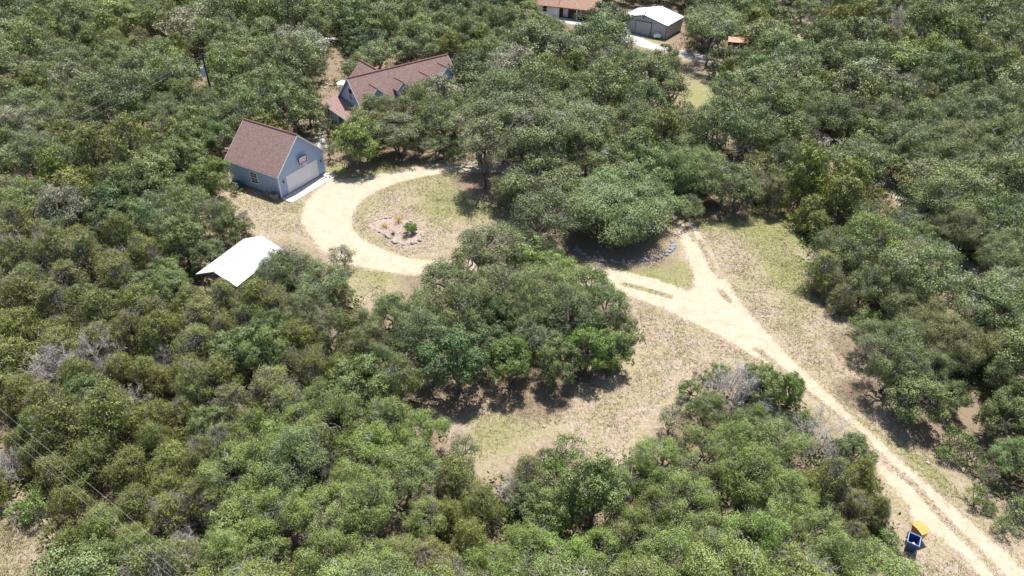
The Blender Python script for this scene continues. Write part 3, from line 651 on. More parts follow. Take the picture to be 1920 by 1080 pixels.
# ---- fill between the traced trees
HAND = len(PL)
def blocked(x, y, R, zc):
    a = np.arange(8)*.785; pts = np.array([[x, y, zc]]+[[x+math.cos(t)*R*.85, y+math.sin(t)*R*.85, zc] for t in a]+[[x, y, zc+R*.45], [x, y, zc*.4], [x, y, 0]])
    q, _ = proj(pts)
    return any(inside(q, c).any() for c in CLEAR)
XY = np.array([[p['x'], p['y'], p['R']] for p in PL])
hk = [p['k'] for p in PL[:HAND]]
seedxy = XY[:, :2].copy()
cand = 0; order = []
while cand < 15000:
    cand += 1
    y = rng.uniform(19, 205); hw = 8+y*.78+(6 if y > 60 else 4); x = rng.uniform(-hw, hw)
    if y > 160 and rng.random() < .2: continue
    stage = cand/15000
    j = np.argmin((seedxy[:, 0]-x)**2+(seedxy[:, 1]-y)**2); k = hk[j]
    if k in 'RMBUTL': k = 'o'
    if k in 'xXYn' or rng.random() < .12: k = rng.choice(list('ojdgk'), p=[.45, .2, .18, .1, .07])
    if k == 'O': k = 'o'
    k = str(k)
    base = {'o': 4.3, 'w': 4.0, 'g': 4.0, 'G': 3.8, 'd': 3.5, 'D': 3.0, 'j': 3.1, 'k': 3.0, 's': 1.4}[k]*(.85 if y < 60 else 1)
    R = base*rng.uniform(.8, 1.2) if stage < .6 else base*rng.uniform(.5, .8)
    d = np.hypot(XY[:, 0]-x, XY[:, 1]-y)
    if (d < (XY[:, 2]+R)*(.57 if stage < .6 else .52)).any(): continue
    if blocked(x, y, R, 2.6): continue
    add_tree(x, y, R, k); XY = np.vstack([XY, [x, y, R]])
PROBES = [(1545, 272), (1560, 280), (1572, 286), (1655, 342), (1672, 350), (1688, 358), (1702, 370), (1800, 510), (1815, 525), (1375, 78), (1390, 82), (1375, 92), (1300, 150), (1320, 160), (1310, 180), (1305, 195), (1215, 85), (1235, 90), (1275, 102), (1325, 112),
          (1025, 14), (1040, 22), (1075, 28), (1100, 34), (1100, 46), (1060, 40), (1200, 50), (1230, 55), (1180, 45), (1185, 68), (1205, 72), (1285, 40), (1455, 8), (1520, 45), (1490, 68), (820, 3), (380, 130), (381, 140), (640, 150), (620, 165), (625, 80), (645, 95), (600, 268), (595, 258),
          (640, 215), (625, 205), (760, 158), (725, 170), (700, 150), (848, 258), (1080, 320), (1095, 325), (905, 345), (1725, 1000), (1710, 1010), (690, 540), (700, 520), (1260, 385), (470, 480), (440, 510), (450, 350), (530, 375), (725, 262), (790, 252), (775, 285), (795, 300), (1180, 490), (1230, 482), (1140, 482), (1385, 728), (1385, 750), (1530, 830), (1515, 845)]
def unblock():
    for (a, b) in PROBES:
        g0 = gp(a, b)
        for p in PL:
            if p['y'] > g0[1]-.3 or p['k'] in 'xXY': continue
            q, D = proj((p['x'], p['y'], p['zc'])); r = p['R']*FPX/float(D)*1.0; ry = r*.82
            ex, ey = (a-q[0])/r, (b-q[1])/ry
            if ex*ex+ey*ey < 1:
                need = r*math.sqrt(max(0, 1-ey*ey))-abs(a-q[0]); sg = 1 if q[0] > a else -1
                if need/r > .62: p['R'] *= .72; p['s'] = tuple(c*.75 for c in p['s']); p['zc'] *= .75; need *= .55
                p['x'] += sg*need*float(D)/FPX
for _ in range(4): unblock()
def pxof(p): q, D = proj((p['x'], p['y'], p['zc'])); return float(q[0]), float(q[1]), float(D)
for p in PL: p['u'], p['v'], p['D'] = pxof(p)
# drop trees wholly outside the frame and casting nothing into it
PL = [p for p in PL if -p['R']*FPX/p['D']*1.1 < p['u'] < 1920+p['R']*FPX/p['D']*1.1 and -55 < p['v'] < 1080+p['R']*FPX/p['D']*1.1]

# ---- labels: size, colour, kind, relation to the nearest landmark, then order among the like ones
LM = [((520, 300), 'the blue garage'), ((700, 170), 'the blue farmhouse'), ((455, 495), 'the white metal roof'), ((1215, 35), 'the grey metal shop'), ((1080, 18), 'the orange-roofed house'),
      ((1380, 85), 'the rust-roofed shed'), ((382, 120), 'the pole with transformer'), ((1722, 1000), 'the orange trash cart'), ((745, 435), 'the stone-edged flower bed'), ((1165, 480), 'the curved stone border'),
      ((848, 260), 'the planter tub'), ((1300, 540), 'the fork of the drive'), ((1420, 480), 'the east grass field'), ((960, 800), 'the dry grass clearing'), ((40, 1030), 'the corner grass patch'),
      ((1680, 360), 'the pale lane gap'), ((1310, 175), 'the small yellow clearing'), ((0, 0), 'the top left corner'), ((1920, 0), 'the top right corner'), ((200, 60), 'the upper left woods edge'),
      ((1920, 540), 'the right photo edge'), ((0, 540), 'the left photo edge'), ((1050, 1080), 'the bottom photo edge'), ((600, 1080), 'the bottom edge left half'), ((1400, 1080), 'the bottom edge right half'),
      ((1920, 1080), 'the bottom right corner'), ((850, 3), 'the top photo edge'), ((1480, 40), 'the tan track'), ((250, 870), 'the overhead wires'), ((0, 270), 'the upper wires'), ((1700, 60), 'the top right woods'),
      ((620, 76), 'the parked white trailer'), ((250, 430), 'the west woods'), ((1700, 560), 'the big east oaks'), ((960, 640), 'the central oak grove'), ((1500, 720), 'the two-rut drive'), ((300, 620), 'the cedar brake'), ((640, 850), 'the southern oak thicket'), ((1330, 900), 'the southeast thicket')]
def relation(u, v):
    (a, b), nm = min(LM, key=lambda l: math.hypot((l[0][0]-u), (l[0][1]-v)*1.15))
    dx, dy = u-a, v-b
    if math.hypot(dx, dy) < 32: rel = 'right by'
    elif abs(dx) > abs(dy)*2: rel = 'right of' if dx > 0 else 'left of'
    elif abs(dy) > abs(dx)*2: rel = 'below' if dy > 0 else 'above'
    else: rel = ('below' if dy > 0 else 'above')+(' right of' if dx > 0 else ' left of')
    return rel+' '+nm
from collections import defaultdict
cells = defaultdict(list)
for p in PL:
    f, c, nm, cw, kw = KIND[p['k']]
    sz = 'large' if p['R'] > 3.9 else ('small' if p['R'] < 2.2 else '')
    if nm in ('shrub', 'small_tree'): sz = ''
    u, v = min(max(p['u'], 0), 1919), min(max(p['v'], 0), 1079)
    p['lab'] = (' '.join(x for x in (sz, cw, kw) if x), relation(u, v)); cells[p['lab']].append(p)
ORD = ['leftmost', 'second from left', 'third from left', 'fourth from left', 'fifth from left', 'sixth from left', 'seventh from left', 'eighth from left', 'ninth from left', 'tenth from left', 'eleventh from left', 'twelfth from left']
for (a, r), ps in cells.items():
    ps.sort(key=lambda p: p['u'])
    for i, p in enumerate(ps):
        if len(ps) == 1: p['label'] = f'{a} {r}'
        elif len(ps) <= 12: p['label'] = f'{a} {r}, {ORD[i]}'
        else: p['label'] = f'{a} {r}'
GROUPS = {'live_oak': 'live oaks of the woods', 'juniper': 'junipers of the woods', 'broadleaf_tree': 'dark leafy trees', 'shrub': 'low green shrubs', 'small_tree': 'thin small trees', 'dead_tree': 'bare dead trees'}
CNT = defaultdict(int)
def shown(p):
    r = p['R']*FPX/p['D']; inx = min(p['u']+r, 1920)-max(p['u']-r, 0); iny = min(p['v']+r*.7, 1080)-max(p['v']-r*.7, 0)
    return max(inx, 0)*max(iny, 0)
REST = defaultdict(list)
for nm in ('live_oak', 'juniper'):
    ps = sorted([p for p in PL if KIND[p['k']][2] == nm], key=lambda p: -shown(p))
    for p in ps[285:]: REST[nm].append(p); p['rest'] = True
def get_mesh(me):
    n = len(me.vertices); V = np.empty(n*3, np.float32); me.vertices.foreach_get('co', V)
    F = np.empty(len(me.loops), np.int32); me.loops.foreach_get('vertex_index', F); mi = np.empty(len(me.polygons), np.int32); me.polygons.foreach_get('material_index', mi)
    a = np.full(n, .5, np.float32)
    if 'v' in me.attributes: me.attributes['v'].data.foreach_get('value', a)
    return V.reshape(-1, 3), F.reshape(-1, 4), mi, a
for nm, ps in REST.items():
    parts = []
    for p in ps:
        var = VAR[p['f']]; crown, wood = var[int(rng.integers(len(var)))]; c, s_ = math.cos(p['rot']), math.sin(p['rot'])
        for me, off in ((crown, 0), (wood, 1)):
            V, F, mi, a = get_mesh(me); V = V*np.array(p['s']); V = np.column_stack([V[:, 0]*c-V[:, 1]*s_+p['x'], V[:, 0]*s_+V[:, 1]*c+p['y'], V[:, 2]])
            if off == 0: a = np.clip(a+rng.normal()*.12, 0, 1)
            V_, F_ = V, F; parts.append((V_, F_, mi+off, a))
    Vs = np.concatenate([q[0] for q in parts]); o_ = np.cumsum([0]+[len(q[0]) for q in parts[:-1]])
    Fs = np.concatenate([q[1]+k_ for q, k_ in zip(parts, o_)]); Ms = np.concatenate([q[2] for q in parts]); As = np.concatenate([q[3] for q in parts])
    me = np_mesh(nm+'_woods', Vs, Fs, [M['foliage'], M['bark'], M['twig'], M['deadwood']], Ms, {'v': As})
    o = bpy.data.objects.new(nm+'_woods', me); C.objects.link(o); c = KIND['o' if nm == 'live_oak' else 'j'][1]; o.color = (*c, 1)
    tag(o, 'far and half hidden '+('grey-green live oaks' if nm == 'live_oak' else 'olive junipers')+' filling the woods between the nearer trees', 'woods', kind='stuff')
for i, p in enumerate(sorted([p for p in PL if not p.get('rest')], key=lambda p: p['D'])):
    f, c, nm, cw, kw = KIND[p['k']]
    CNT[nm] += 1
    var = VAR[p['f']]; crown, wood = var[int(rng.integers(len(var)))]
    if p['k'] == 'R': crown, wood = VAR['oak_big'][0]
    root = empty(nm, (p['x'], p['y'], 0), p['rot'], p['label'], 'shrub' if nm == 'shrub' else 'tree', GROUPS[nm])
    root.scale = p['s']
    a = bpy.data.objects.new(crown.name.split('.')[0], crown); C.objects.link(a); a.parent = root
    b = bpy.data.objects.new('trunk', wood); C.objects.link(b); b.parent = root
    t = rng.normal(size=3)*np.array([.045, .035, .06]); k1 = float(np.clip(1+rng.normal()*.12, .82, 1.2))
    a.color = (*[max(.01, ch*k1*(1+tt)) for ch, tt in zip(c, t)], 1)
print('trees', dict(CNT))

# ------------------------------------------------------------------ ground sheet, drive, understory, grass
OW, IW = gpoly(OUTER), gpoly(ISLAND)
STW = [gpoly(s) for s in STRIPS]
def fields(P):
    n = len(P)
    do = sdist(P, OW); di = sdist(P, IW); d = np.minimum(do, -di)
    grav = np.clip(.5+d/.9, 0, 1)
    strip = np.zeros(n)
    for s_ in STW: strip = np.maximum(strip, np.clip(1.25-seg_dist(P, s_, False)/.55, 0, 1))
    green = np.full(n, .12)
    for u, v, r, k in GREENS:
        c = gp(u, v)[:2]; dd = np.hypot(P[:, 0]-c[0], P[:, 1]-c[1]); green += k*np.exp(-(dd/r)**2)
    for u, v, r in BARES:
        c = gp(u, v)[:2]; dd = np.hypot(P[:, 0]-c[0], P[:, 1]-c[1]); green -= .4*np.exp(-(dd/r)**2)
    # a greener fringe along the drive edge
    green += .25*np.exp(-((d+1.0)/.8)**2)
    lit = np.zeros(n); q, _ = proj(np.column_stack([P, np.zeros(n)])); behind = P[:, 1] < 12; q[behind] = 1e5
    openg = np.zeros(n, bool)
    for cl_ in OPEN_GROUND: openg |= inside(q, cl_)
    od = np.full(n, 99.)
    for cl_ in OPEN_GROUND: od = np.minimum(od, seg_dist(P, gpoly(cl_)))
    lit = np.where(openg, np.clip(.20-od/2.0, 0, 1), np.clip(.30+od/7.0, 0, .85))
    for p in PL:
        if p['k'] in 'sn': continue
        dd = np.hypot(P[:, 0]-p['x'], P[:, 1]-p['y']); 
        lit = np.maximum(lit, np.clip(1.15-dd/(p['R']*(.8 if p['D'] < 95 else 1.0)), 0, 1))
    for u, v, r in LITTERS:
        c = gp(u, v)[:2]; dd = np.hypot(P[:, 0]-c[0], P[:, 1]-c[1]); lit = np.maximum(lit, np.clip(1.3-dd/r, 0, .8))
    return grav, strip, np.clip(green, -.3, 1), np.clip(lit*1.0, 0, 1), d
def axis(a0, a1, step, far):
    core = np.arange(a0, a1+1e-6, step); out = []
    x = a1; st = step
    while x < far: st *= 1.35; x += st; out.append(x)
    lo = []; x = a0; st = step
    while x > -far: st *= 1.35; x -= st; lo.append(x)
    return np.concatenate([lo[::-1], core, out])
gx = axis(-56, 56, .4, 2500); gy = axis(16, 112, .4, 3000)
GX, GY = np.meshgrid(gx, gy); P = np.stack([GX.ravel(), GY.ravel()], 1)
grav, strip, green, lit, dd = fields(P)
far = (np.abs(P[:, 0]) > 130) | (P[:, 1] > 210) | (P[:, 1] < 10)
lit[far] = .6
nx, ny = len(gx), len(gy)
ii, jj = np.meshgrid(np.arange(nx-1), np.arange(ny-1)); i0 = (jj*nx+ii).ravel()
F = np.stack([i0, i0+1, i0+nx+1, i0+nx], 1)
me = np_mesh('ground', np.column_stack([P, np.zeros(len(P))]), F, [M['ground']], attrs={'gravel': grav*0, 'strip': strip*0, 'green': green, 'litter': lit})
go = bpy.data.objects.new('ground', me); C.objects.link(go); tag(go, kind='structure')
# drive: its own sheet a few mm above
gx = np.arange(-30, 46, .22); gy = np.arange(20, 92, .22)
GX, GY = np.meshgrid(gx, gy); P = np.stack([GX.ravel(), GY.ravel()], 1)
do = sdist(P, OW); di = sdist(P, IW); d = np.minimum(do, -di)
nx, ny = len(gx), len(gy); ii, jj = np.meshgrid(np.arange(nx-1), np.arange(ny-1)); i0 = (jj*nx+ii).ravel()
F = np.stack([i0, i0+1, i0+nx+1, i0+nx], 1); F = F[(d[F] > -.75).all(1)]
use, inv = np.unique(F, return_inverse=True); F = inv.reshape(-1, 4); P = P[use]
grav, strip, green, lit, dd = fields(P)
me = np_mesh('gravel_drive', np.column_stack([P, np.full(len(P), .012)]), F, [M['ground']], attrs={'gravel': grav, 'strip': strip, 'green': green, 'litter': lit*(1-grav)})
dro = bpy.data.objects.new('gravel_drive', me); C.objects.link(dro); tag(dro, kind='structure')
# pale lane seen in gaps between the eastern trees, and the yard in front of the shop
def lane(name, pts, width, z, seed):
    r_ = random.Random(seed); W_ = [Vector((*gp(*p)[:2], z)) for p in pts]; L = []
    for a, b in zip(W_, W_[1:]):
        k = max(1, int((b-a).length/1.2))
        for i in range(k): L.append(a.lerp(b, i/k))
    L.append(W_[-1]); mb = MB(); prev = None
    for i, p in enumerate(L):
        d_ = (L[min(i+1, len(L)-1)]-L[max(i-1, 0)]).normalized(); s_ = Vector((-d_.y, d_.x, 0))
        w1, w2 = width/2+r_.uniform(-.25, .25), width/2+r_.uniform(-.25, .25)
        cur = (mb.bm.verts.new(p+s_*w1), mb.bm.verts.new(p-s_*w2))
        if prev: mb.bm.faces.new([prev[0], prev[1], cur[1], cur[0]])
        prev = cur
    o = mb.build(name, M['lane']); tag(o, kind='structure'); return o
lane('lane', [(960, 20), (1040, 34), (1110, 48), (1165, 62), (1212, 84), (1260, 95), (1343, 116), (1420, 165), (1475, 205), (1560, 277), (1620, 322), (1695, 364), (1760, 440), (1815, 518), (1890, 610), (2000, 740)], 3.0, .008, 1)
lane('shop_yard', [(1200, 66), (1178, 76), (1150, 78)], 3.4, .014, 2)
lane('garden_path', [(604, 282), (602, 268), (598, 255), (604, 238)], 1.3, .016, 3)
lane('house_yard', [(962, 12), (1000, 12), (1045, 18)], 5.0, .012, 4)
# understory: low leafy ground cover beneath the woods
rg = np.random.default_rng(77)
trs = np.array([[p['x'], p['y'], p['R'], p['D']] for p in PL if p['k'] not in 'sn'])
c_ = []
pk = rg.integers(0, len(trs), 26000); a_ = rg.random(26000)*6.28; r_ = np.sqrt(rg.random(26000))*1.5
c_ = np.column_stack([trs[pk, 0]+np.cos(a_)*r_*trs[pk, 2], trs[pk, 1]+np.sin(a_)*r_*trs[pk, 2]])
q, _ = proj(np.column_stack([c_, np.zeros(len(c_))]))
ok = np.ones(len(c_), bool)
for cl_ in CLEAR[:5]: ok &= ~inside(q, cl_)
for u, v, r in LITTERS:
    cc = gp(u, v)[:2]; ok &= np.hypot(c_[:, 0]-cc[0], c_[:, 1]-cc[1]) > r*.9
ok &= (seg_dist(c_, OW) > .6) & ~((sdist(c_, OW) > 0) & (sdist(c_, IW) < 0))
c_ = c_[ok]
n = len(c_); k = 14
idx = np.repeat(np.arange(n), k)
Pc = np.column_stack([c_[idx]+rg.normal(size=(n*k, 2))*.3, np.abs(rg.normal(size=n*k))*.28+.05])
V, v = leaf_quads(Pc, np.zeros((n*k, 3)), .13, .08, rg)
um = np_mesh('undergrowth', V, quadF(n*k), [M['foliage']], attrs={'v': v})
uo = bpy.data.objects.new('undergrowth', um); C.objects.link(uo); uo.color = (.09, .12, .035, 1)
tag(uo, 'low green undergrowth on the ground beneath the woods', 'undergrowth', kind='stuff')
# grass tufts over the open ground
def tufts(name, n, regs, color, h, seed, label):
    rg = np.random.default_rng(seed); pts = []
    for poly, w in regs:
        A = gpoly(poly); lo, hi = A.min(0), A.max(0); m = int(n*w); c = []
        while sum(len(x) for x in c) < m:
            t = rg.uniform(lo, hi, (m*2, 2)); t = t[inside(t, A)]; c.append(t)
        pts.append(np.concatenate(c)[:m])
    P = np.concatenate(pts); do = sdist(P, OW); di = sdist(P, IW); d = np.minimum(do, -di)
    sd = np.full(len(P), 9.)
    for s_ in STW: sd = np.minimum(sd, seg_dist(P, s_, False))
    nzv = np.array([noise.noise(Vector((x*.45, y*.45, seed))) for x, y in P])
    keep = ((d < -.15) | (sd < .3)) & (nzv+rg.normal(size=len(P))*.3 > -.15)
    P = P[keep]; n = len(P); k = 5
    idx = np.repeat(np.arange(n), k)
    b = np.column_stack([P[idx]+rg.normal(size=(n*k, 2))*.07, np.zeros(n*k)])
    dr = unit(np.column_stack([rg.normal(size=(n*k, 2))*.7, np.ones(n*k)])); L = h*rg.uniform(.4, 1.3, (n*k, 1))
    side = unit(np.cross(dr, rg.normal(size=(n*k, 3))))*.016
    V = np.stack([b-side, b+side, b+dr*L*.6+side*.8, b+dr*L], 1).reshape(-1, 3)
    me = np_mesh(name, V, quadF(n*k), [M['foliage']], attrs={'v': np.repeat(rg.random(n*k), 4)})
    o = bpy.data.objects.new(name, me); C.objects.link(o); o.color = (*color, 1); tag(o, label, 'grass', kind='stuff')
tufts('green_grass', 26000, [(CLEAR[0], .35), (CLEAR[1], .6), (CLEAR[2], .05)], (.19, .20, .082), .10, 3, 'short green grass tufts on the open ground around the drive')
tufts('dry_grass', 30000, [(CLEAR[0], .3), (CLEAR[1], .62), (CLEAR[2], .08)], (.28, .245, .155), .10, 8, 'dry straw-coloured grass on the open ground around the drive')

# ------------------------------------------------------------------ buildings
def gable_roof(mb, x0, x1, y0, y1, ze, zr, t=.14):
    """ridge along x, eaves at y0/y1 height ze"""
    ym = (y0+y1)/2
    mb.slab([(x0, y0, ze), (x1, y0, ze), (x1, ym, zr), (x0, ym, zr)], t)
    mb.slab([(x0, ym, zr), (x1, ym, zr), (x1, y1, ze), (x0, y1, ze)], t)
def window_x(root, x, y0, y1, z0, z1, out=-1, panes=(2, 4)):
    """sash window on a wall plane x=const; out = outward sign"""
    f = MB(); w = .09
    f.box(x+out*.00, x+out*.06, y0-w, y1+w, z1, z1+w); f.box(x, x+out*.06, y0-w, y1+w, z0-w, z0)
    f.box(x, x+out*.055, y0-w, y0, z0, z1); f.box(x, x+out*.055, y1, y1+w, z0, z1)
    zm = (z0+z1)/2; f.box(x, x+out*.05, y0, y1, zm-.035, zm+.035)
    for i in range(1, panes[0]): yy = y0+(y1-y0)*i/panes[0]; f.box(x, x+out*.035, yy-.015, yy+.015, z0, z1)
    for i in range(1, panes[1]):
        zz = z0+(z1-z0)*i/panes[1]
        if abs(zz-zm) > .05: f.box(x, x+out*.034, y0, y1, zz-.015, zz+.015)
    fo = f.build('window', M['white'], root)
    MB().box(x, x+out*.02, y0, y1, z0, z1).build('pane', M['glass'], fo)
    return fo
def window_y(root, y, x0, x1, z0, z1, out=-1, panes=(2, 2)):
    f = MB(); w = .08
    f.box(x0-w, x1+w, y, y+out*.06, z1, z1+w); f.box(x0-w, x1+w, y, y+out*.06, z0-w, z0)
    f.box(x0-w, x0, y, y+out*.055, z0, z1); f.box(x1, x1+w, y, y+out*.055, z0, z1)
    for i in range(1, panes[0]): xx = x0+(x1-x0)*i/panes[0]; f.box(xx-.015, xx+.015, y, y+out*.035, z0, z1)
    for i in range(1, panes[1]): zz = z0+(z1-z0)*i/panes[1]; f.box(x0, x1, y, y+out*.034, zz-.02, zz+.02)
    fo = f.build('window', M['white'], root)
    MB().box(x0, x1, y, y+out*.02, z0, z1).build('pane', M['glass'], fo)
    return fo

# --- garage: local x along the front, y into the building
GA = (-26.384, 71.716); GY_ = 1.058
gr = empty('garage', (*GA, 0), GY_, 'light blue gabled garage with brown shingle roof and wide white door', 'garage')
Wd, Ln, hw, hr = 7.4, 7.9, 3.02, 6.39
k = (hr-hw)/(Wd/2)
w = MB()
body = [(0, .12), (Wd, .12), (Wd, hw-.02), (Wd/2, hr-.10), (0, hw-.02)]
w.prism(body, 0, Ln); w.build('wall', M['blue'], gr)
MB().box(-.03, Wd+.03, -.03, Ln+.03, -.05, .15).build('foundation', M['foundation'], gr)
def slope_roof(mb, oe, og0, og1, t=.13, W_=Wd, L_=Ln, hw_=hw, hr_=hr):
    kk = (hr_-hw_)/(W_/2)
    for s in (0, 1):
        X = (lambda x: x) if s == 0 else (lambda x: W_-x)
        mb.slab([(X(-oe), -og0, hw_-kk*oe+.05), (X(-oe), L_+og1, hw_-kk*oe+.05), (X(W_/2), L_+og1, hr_+.05), (X(W_/2), -og0, hr_+.05)], t)
r = MB(); slope_roof(r, .22, .24, .24); ro = r.build('roof', M['roof'], gr)
MB().tube([(Wd/2, -.25, hr+.03), (Wd/2, Ln+.25, hr+.03)], [.11, .11], 6).build('ridge_cap', M['ridge'], ro)
tr = MB()
for s in (0, 1):
    X = (lambda x: x) if s == 0 else (lambda x: Wd-x)
    for yy in (-.265, Ln+.242):
        tr.slab([(X(-.24), yy, hw-k*.24+.045), (X(-.24), yy+.022, hw-k*.24+.045), (X(Wd/2), yy+.022, hr+.045), (X(Wd/2), yy, hr+.045)], .19)
    tr.box(min(X(-.245), X(-.222)), max(X(-.245), X(-.222)), -.24, Ln+.24, hw-k*.24-.13, hw-k*.24+.02)
tr.build('roof_trim', M['white'], gr)
for x in (-.02, Wd-.10):
    for y in (-.022, Ln-.1): MB().box(x, x+.12, y, y+.122, .15, hw-.12).build('corner_trim', M['white'], gr)
dx, dw, dh = 1.25, 4.85, 2.17
dr_ = MB().box(dx, dx+dw, -.02, .03, .13, dh)
for i in range(1, 4): dr_.box(dx+.02, dx+dw-.02, -.026, -.018, dh*i/4-.012+.1, dh*i/4+.1)
for i in range(4):
    for j in range(8):
        x0 = dx+.12+j*(dw-.2)/8; z0 = .2+i*.5; dr_.box(x0, x0+.42, -.03, -.02, z0, z0+.34, .004)
dro_ = dr_.build('garage_door', M['offwhite'], gr)
fr = MB().box(dx-.11, dx, -.035, .0, .12, dh+.1).box(dx+dw, dx+dw+.11, -.035, 0, .12, dh+.1).box(dx-.11, dx+dw+.11, -.04, 0, dh, dh+.12)
fr.build('door_frame', M['white'], gr)
window_x(gr, 0, 3.38, 4.36, .95, 2.25, -1, (2, 4))
window_x(gr, Wd, 3.4, 4.3, .95, 2.2, 1, (2, 4))
for x in (.65, 6.75):
    l = MB().box(x-.05, x+.05, -.16, 0, 1.9, 1.98).tube([(x, -.12, 1.7), (x, -.12, 1.92)], [.05, .07], 8)
    l.build('wall_lamp', M['black'], gr)
# concrete apron (a sheet a hand thick) with its worn edge
ap = empty('concrete_apron', (*GA, 0), GY_); tag(ap, kind='structure')
a_ = MB().box(-.15, 7.5, -1.75, -.04, -.05, .075, .015); o = a_.build('slab', M['concrete'], ap); 
# basketball hoop on the gable
hp = empty('basketball_hoop', (*GA, 0), GY_, 'basketball hoop with black-edged backboard mounted above the garage door', 'hoop')
hx, hy, hz = 3.76, -.33, 3.05
bb = MB().box(hx-.58, hx+.58, hy-.02, hy+.02, hz, hz+.72); bo = bb.build('backboard', M['white'], hp)
e = MB().box(hx-.62, hx+.62, hy-.035, hy+.03, hz-.05, hz+.02).box(hx-.62, hx+.62, hy-.035, hy+.03, hz+.70, hz+.77).box(hx-.62, hx-.55, hy-.034, hy+.028, hz, hz+.72).box(hx+.55, hx+.62, hy-.034, hy+.028, hz, hz+.72)
e.build('backboard_edge', M['black'], bo)
q_ = MB().box(hx-.25, hx+.25, hy-.03, hy-.02, hz+.42, hz+.47).box(hx-.25, hx-.2, hy-.03, hy-.02, hz+.1, hz+.42).box(hx+.2, hx+.25, hy-.03, hy-.02, hz+.1, hz+.42).box(hx-.2, hx+.2, hy-.03, hy-.02, hz+.1, hz+.14)
for t_ in (-.42, .36): q_.box(hx+t_, hx+t_+.06, hy-.03, hy-.02, hz+.12, hz+.6)
q_.build('target_marks', M['rim'], bo)
ring = MB(); pth = [(hx+math.cos(a)*.23, hy-.30+math.sin(a)*.23, hz+.03) for a in np.linspace(0, 2*math.pi, 17)]
ring.tube(pth, [.016]*17, 6); ring.box(hx-.05, hx+.05, hy-.1, hy-.03, hz+.0, hz+.06); ring.build('rim', M['rim'], hp)
nt = MB()
for i in range(12):
    a = i*.5236; b = a+.26
    nt.tube([(hx+math.cos(a)*.22, hy-.30+math.sin(a)*.22, hz+.02), (hx+math.cos(b)*.13, hy-.30+math.sin(b)*.13, hz-.38)], [.006, .006], 3)
    nt.tube([(hx+math.cos(a)*.22, hy-.30+math.sin(a)*.22, hz+.02), (hx+math.cos(a-.26)*.13, hy-.30+math.sin(a-.26)*.13, hz-.38)], [.006, .006], 3)
nt.build('net', M['white'], hp)
br = MB()
for x in (hx-.3, hx+.3): br.tube([(x, -.02, hz+.15), (x, hy, hz+.15)], [.02, .02], 5).tube([(x, -.02, hz+.6), (x, hy, hz+.6)], [.02, .02], 5)
br.build('bracket', M['black'], hp)
# things in the shade of the garage's side wall
def gl(x, y, z=0): c, s = math.cos(GY_), math.sin(GY_); return (GA[0]+c*x-s*y, GA[1]+s*x+c*y, z)
ac = empty('air_conditioner', gl(-.75, 6.1), GY_, 'dark air conditioning unit standing by the side wall of the blue garage', 'air conditioner')
MB().box(-.4, .4, -.4, .4, .05, .8, .03).build('housing', M['navy'], ac)
MB().tube([(0, 0, .8), (0, 0, .83)], [.3, .28], 14).build('fan_guard', M['black'], ac)
bk = empty('bicycle', gl(-.75, 1.5), GY_+1.45, 'bicycle leaning in the shade near the front corner of the garage', 'bicycle')
for x in (-.5, .5):
    wb = MB(); pth = [(x+math.cos(a)*.32, 0, .34+math.sin(a)*.32) for a in np.linspace(0, 2*math.pi, 21)]
    wb.tube(pth, [.022]*21, 6)
    wh_ = wb.build('wheel', M['black'], bk)
    sp = MB(); [sp.tube([(x, 0, .34), (x+math.cos(a)*.31, 0, .34+math.sin(a)*.31)], [.004, .004], 3) for a in np.arange(0, 6.28, .52)]; sp.build('spokes', M['wire'], wh_)
fb = MB(); 
for a, b in [((-.5, .34), (-.15, .82)), ((-.5, .34), (0, .3)), ((0, .3), (-.17, .88)), ((0, .3), (.36, .8)), ((-.15, .82), (.36, .84)), ((.36, .92), (.5, .34))]:
    fb.tube([(a[0], 0, a[1]), (b[0], 0, b[1])], [.02, .02], 6)
fb.build('frame', M['wire'], bk)
MB().box(-.29, -.05, -.06, .06, .89, .94, .02).build('saddle', M['black'], bk)
MB().tube([(.34, -.27, .96), (.38, 0, .95), (.34, .27, .96)], [.014]*3, 6).build('handlebar', M['wire'], bk)
bin_ = empty('storage_bin', gl(-.55, .55), GY_, 'dark brown storage bin at the front corner of the garage side wall', 'bin')
MB().box(-.3, .3, -.4, .4, .0, .75, .03).build('body', M['wood'], bin_)
MB().box(-.33, .33, -.43, .43, .75, .81, .02).build('lid', M['trimdark'], bin_)

# --- farmhouse
HO = (-19.741, 89.763); HY = .683
hr_o = empty('farmhouse', (*HO, 0), HY, 'long blue farmhouse with steep brown roof, dormers and wraparound porch', 'house')
HW, HL, HE, HR = 7.09, 15.4, 2.81, 6.45
hk_ = (HR-HE)/(HW/2)
b = MB(); b.prism([(0, .3), (HW, .3), (HW, HE-.02), (HW/2, HR-.12), (0, HE-.02)], 0, HL, axis='x'); b.build('wall', M['blue'], hr_o)
r = MB()
r.slab([(-.3, -.15, HE-.15*hk_+.06), (HL+.3, -.15, HE-.15*hk_+.06), (HL+.3, HW/2, HR+.06), (-.3, HW/2, HR+.06)], .14)
r.slab([(-.3, HW/2, HR+.06), (HL+.3, HW/2, HR+.06), (HL+.3, HW+.3, HE-.3*hk_+.06), (-.3, HW+.3, HE-.3*hk_+.06)], .14)
ro = r.build('roof', M['roof'], hr_o)
MB().tube([(-.32, HW/2, HR+.04), (HL+.32, HW/2, HR+.04)], [.12, .12], 6).build('ridge_cap', M['ridge'], ro)
MB().tube([(4.4, HW/2+.5, HR-.6), (4.4, HW/2+.5, HR+.35)], [.07, .07], 8).build('vent_pipe', M['white'], ro)
t_ = MB()
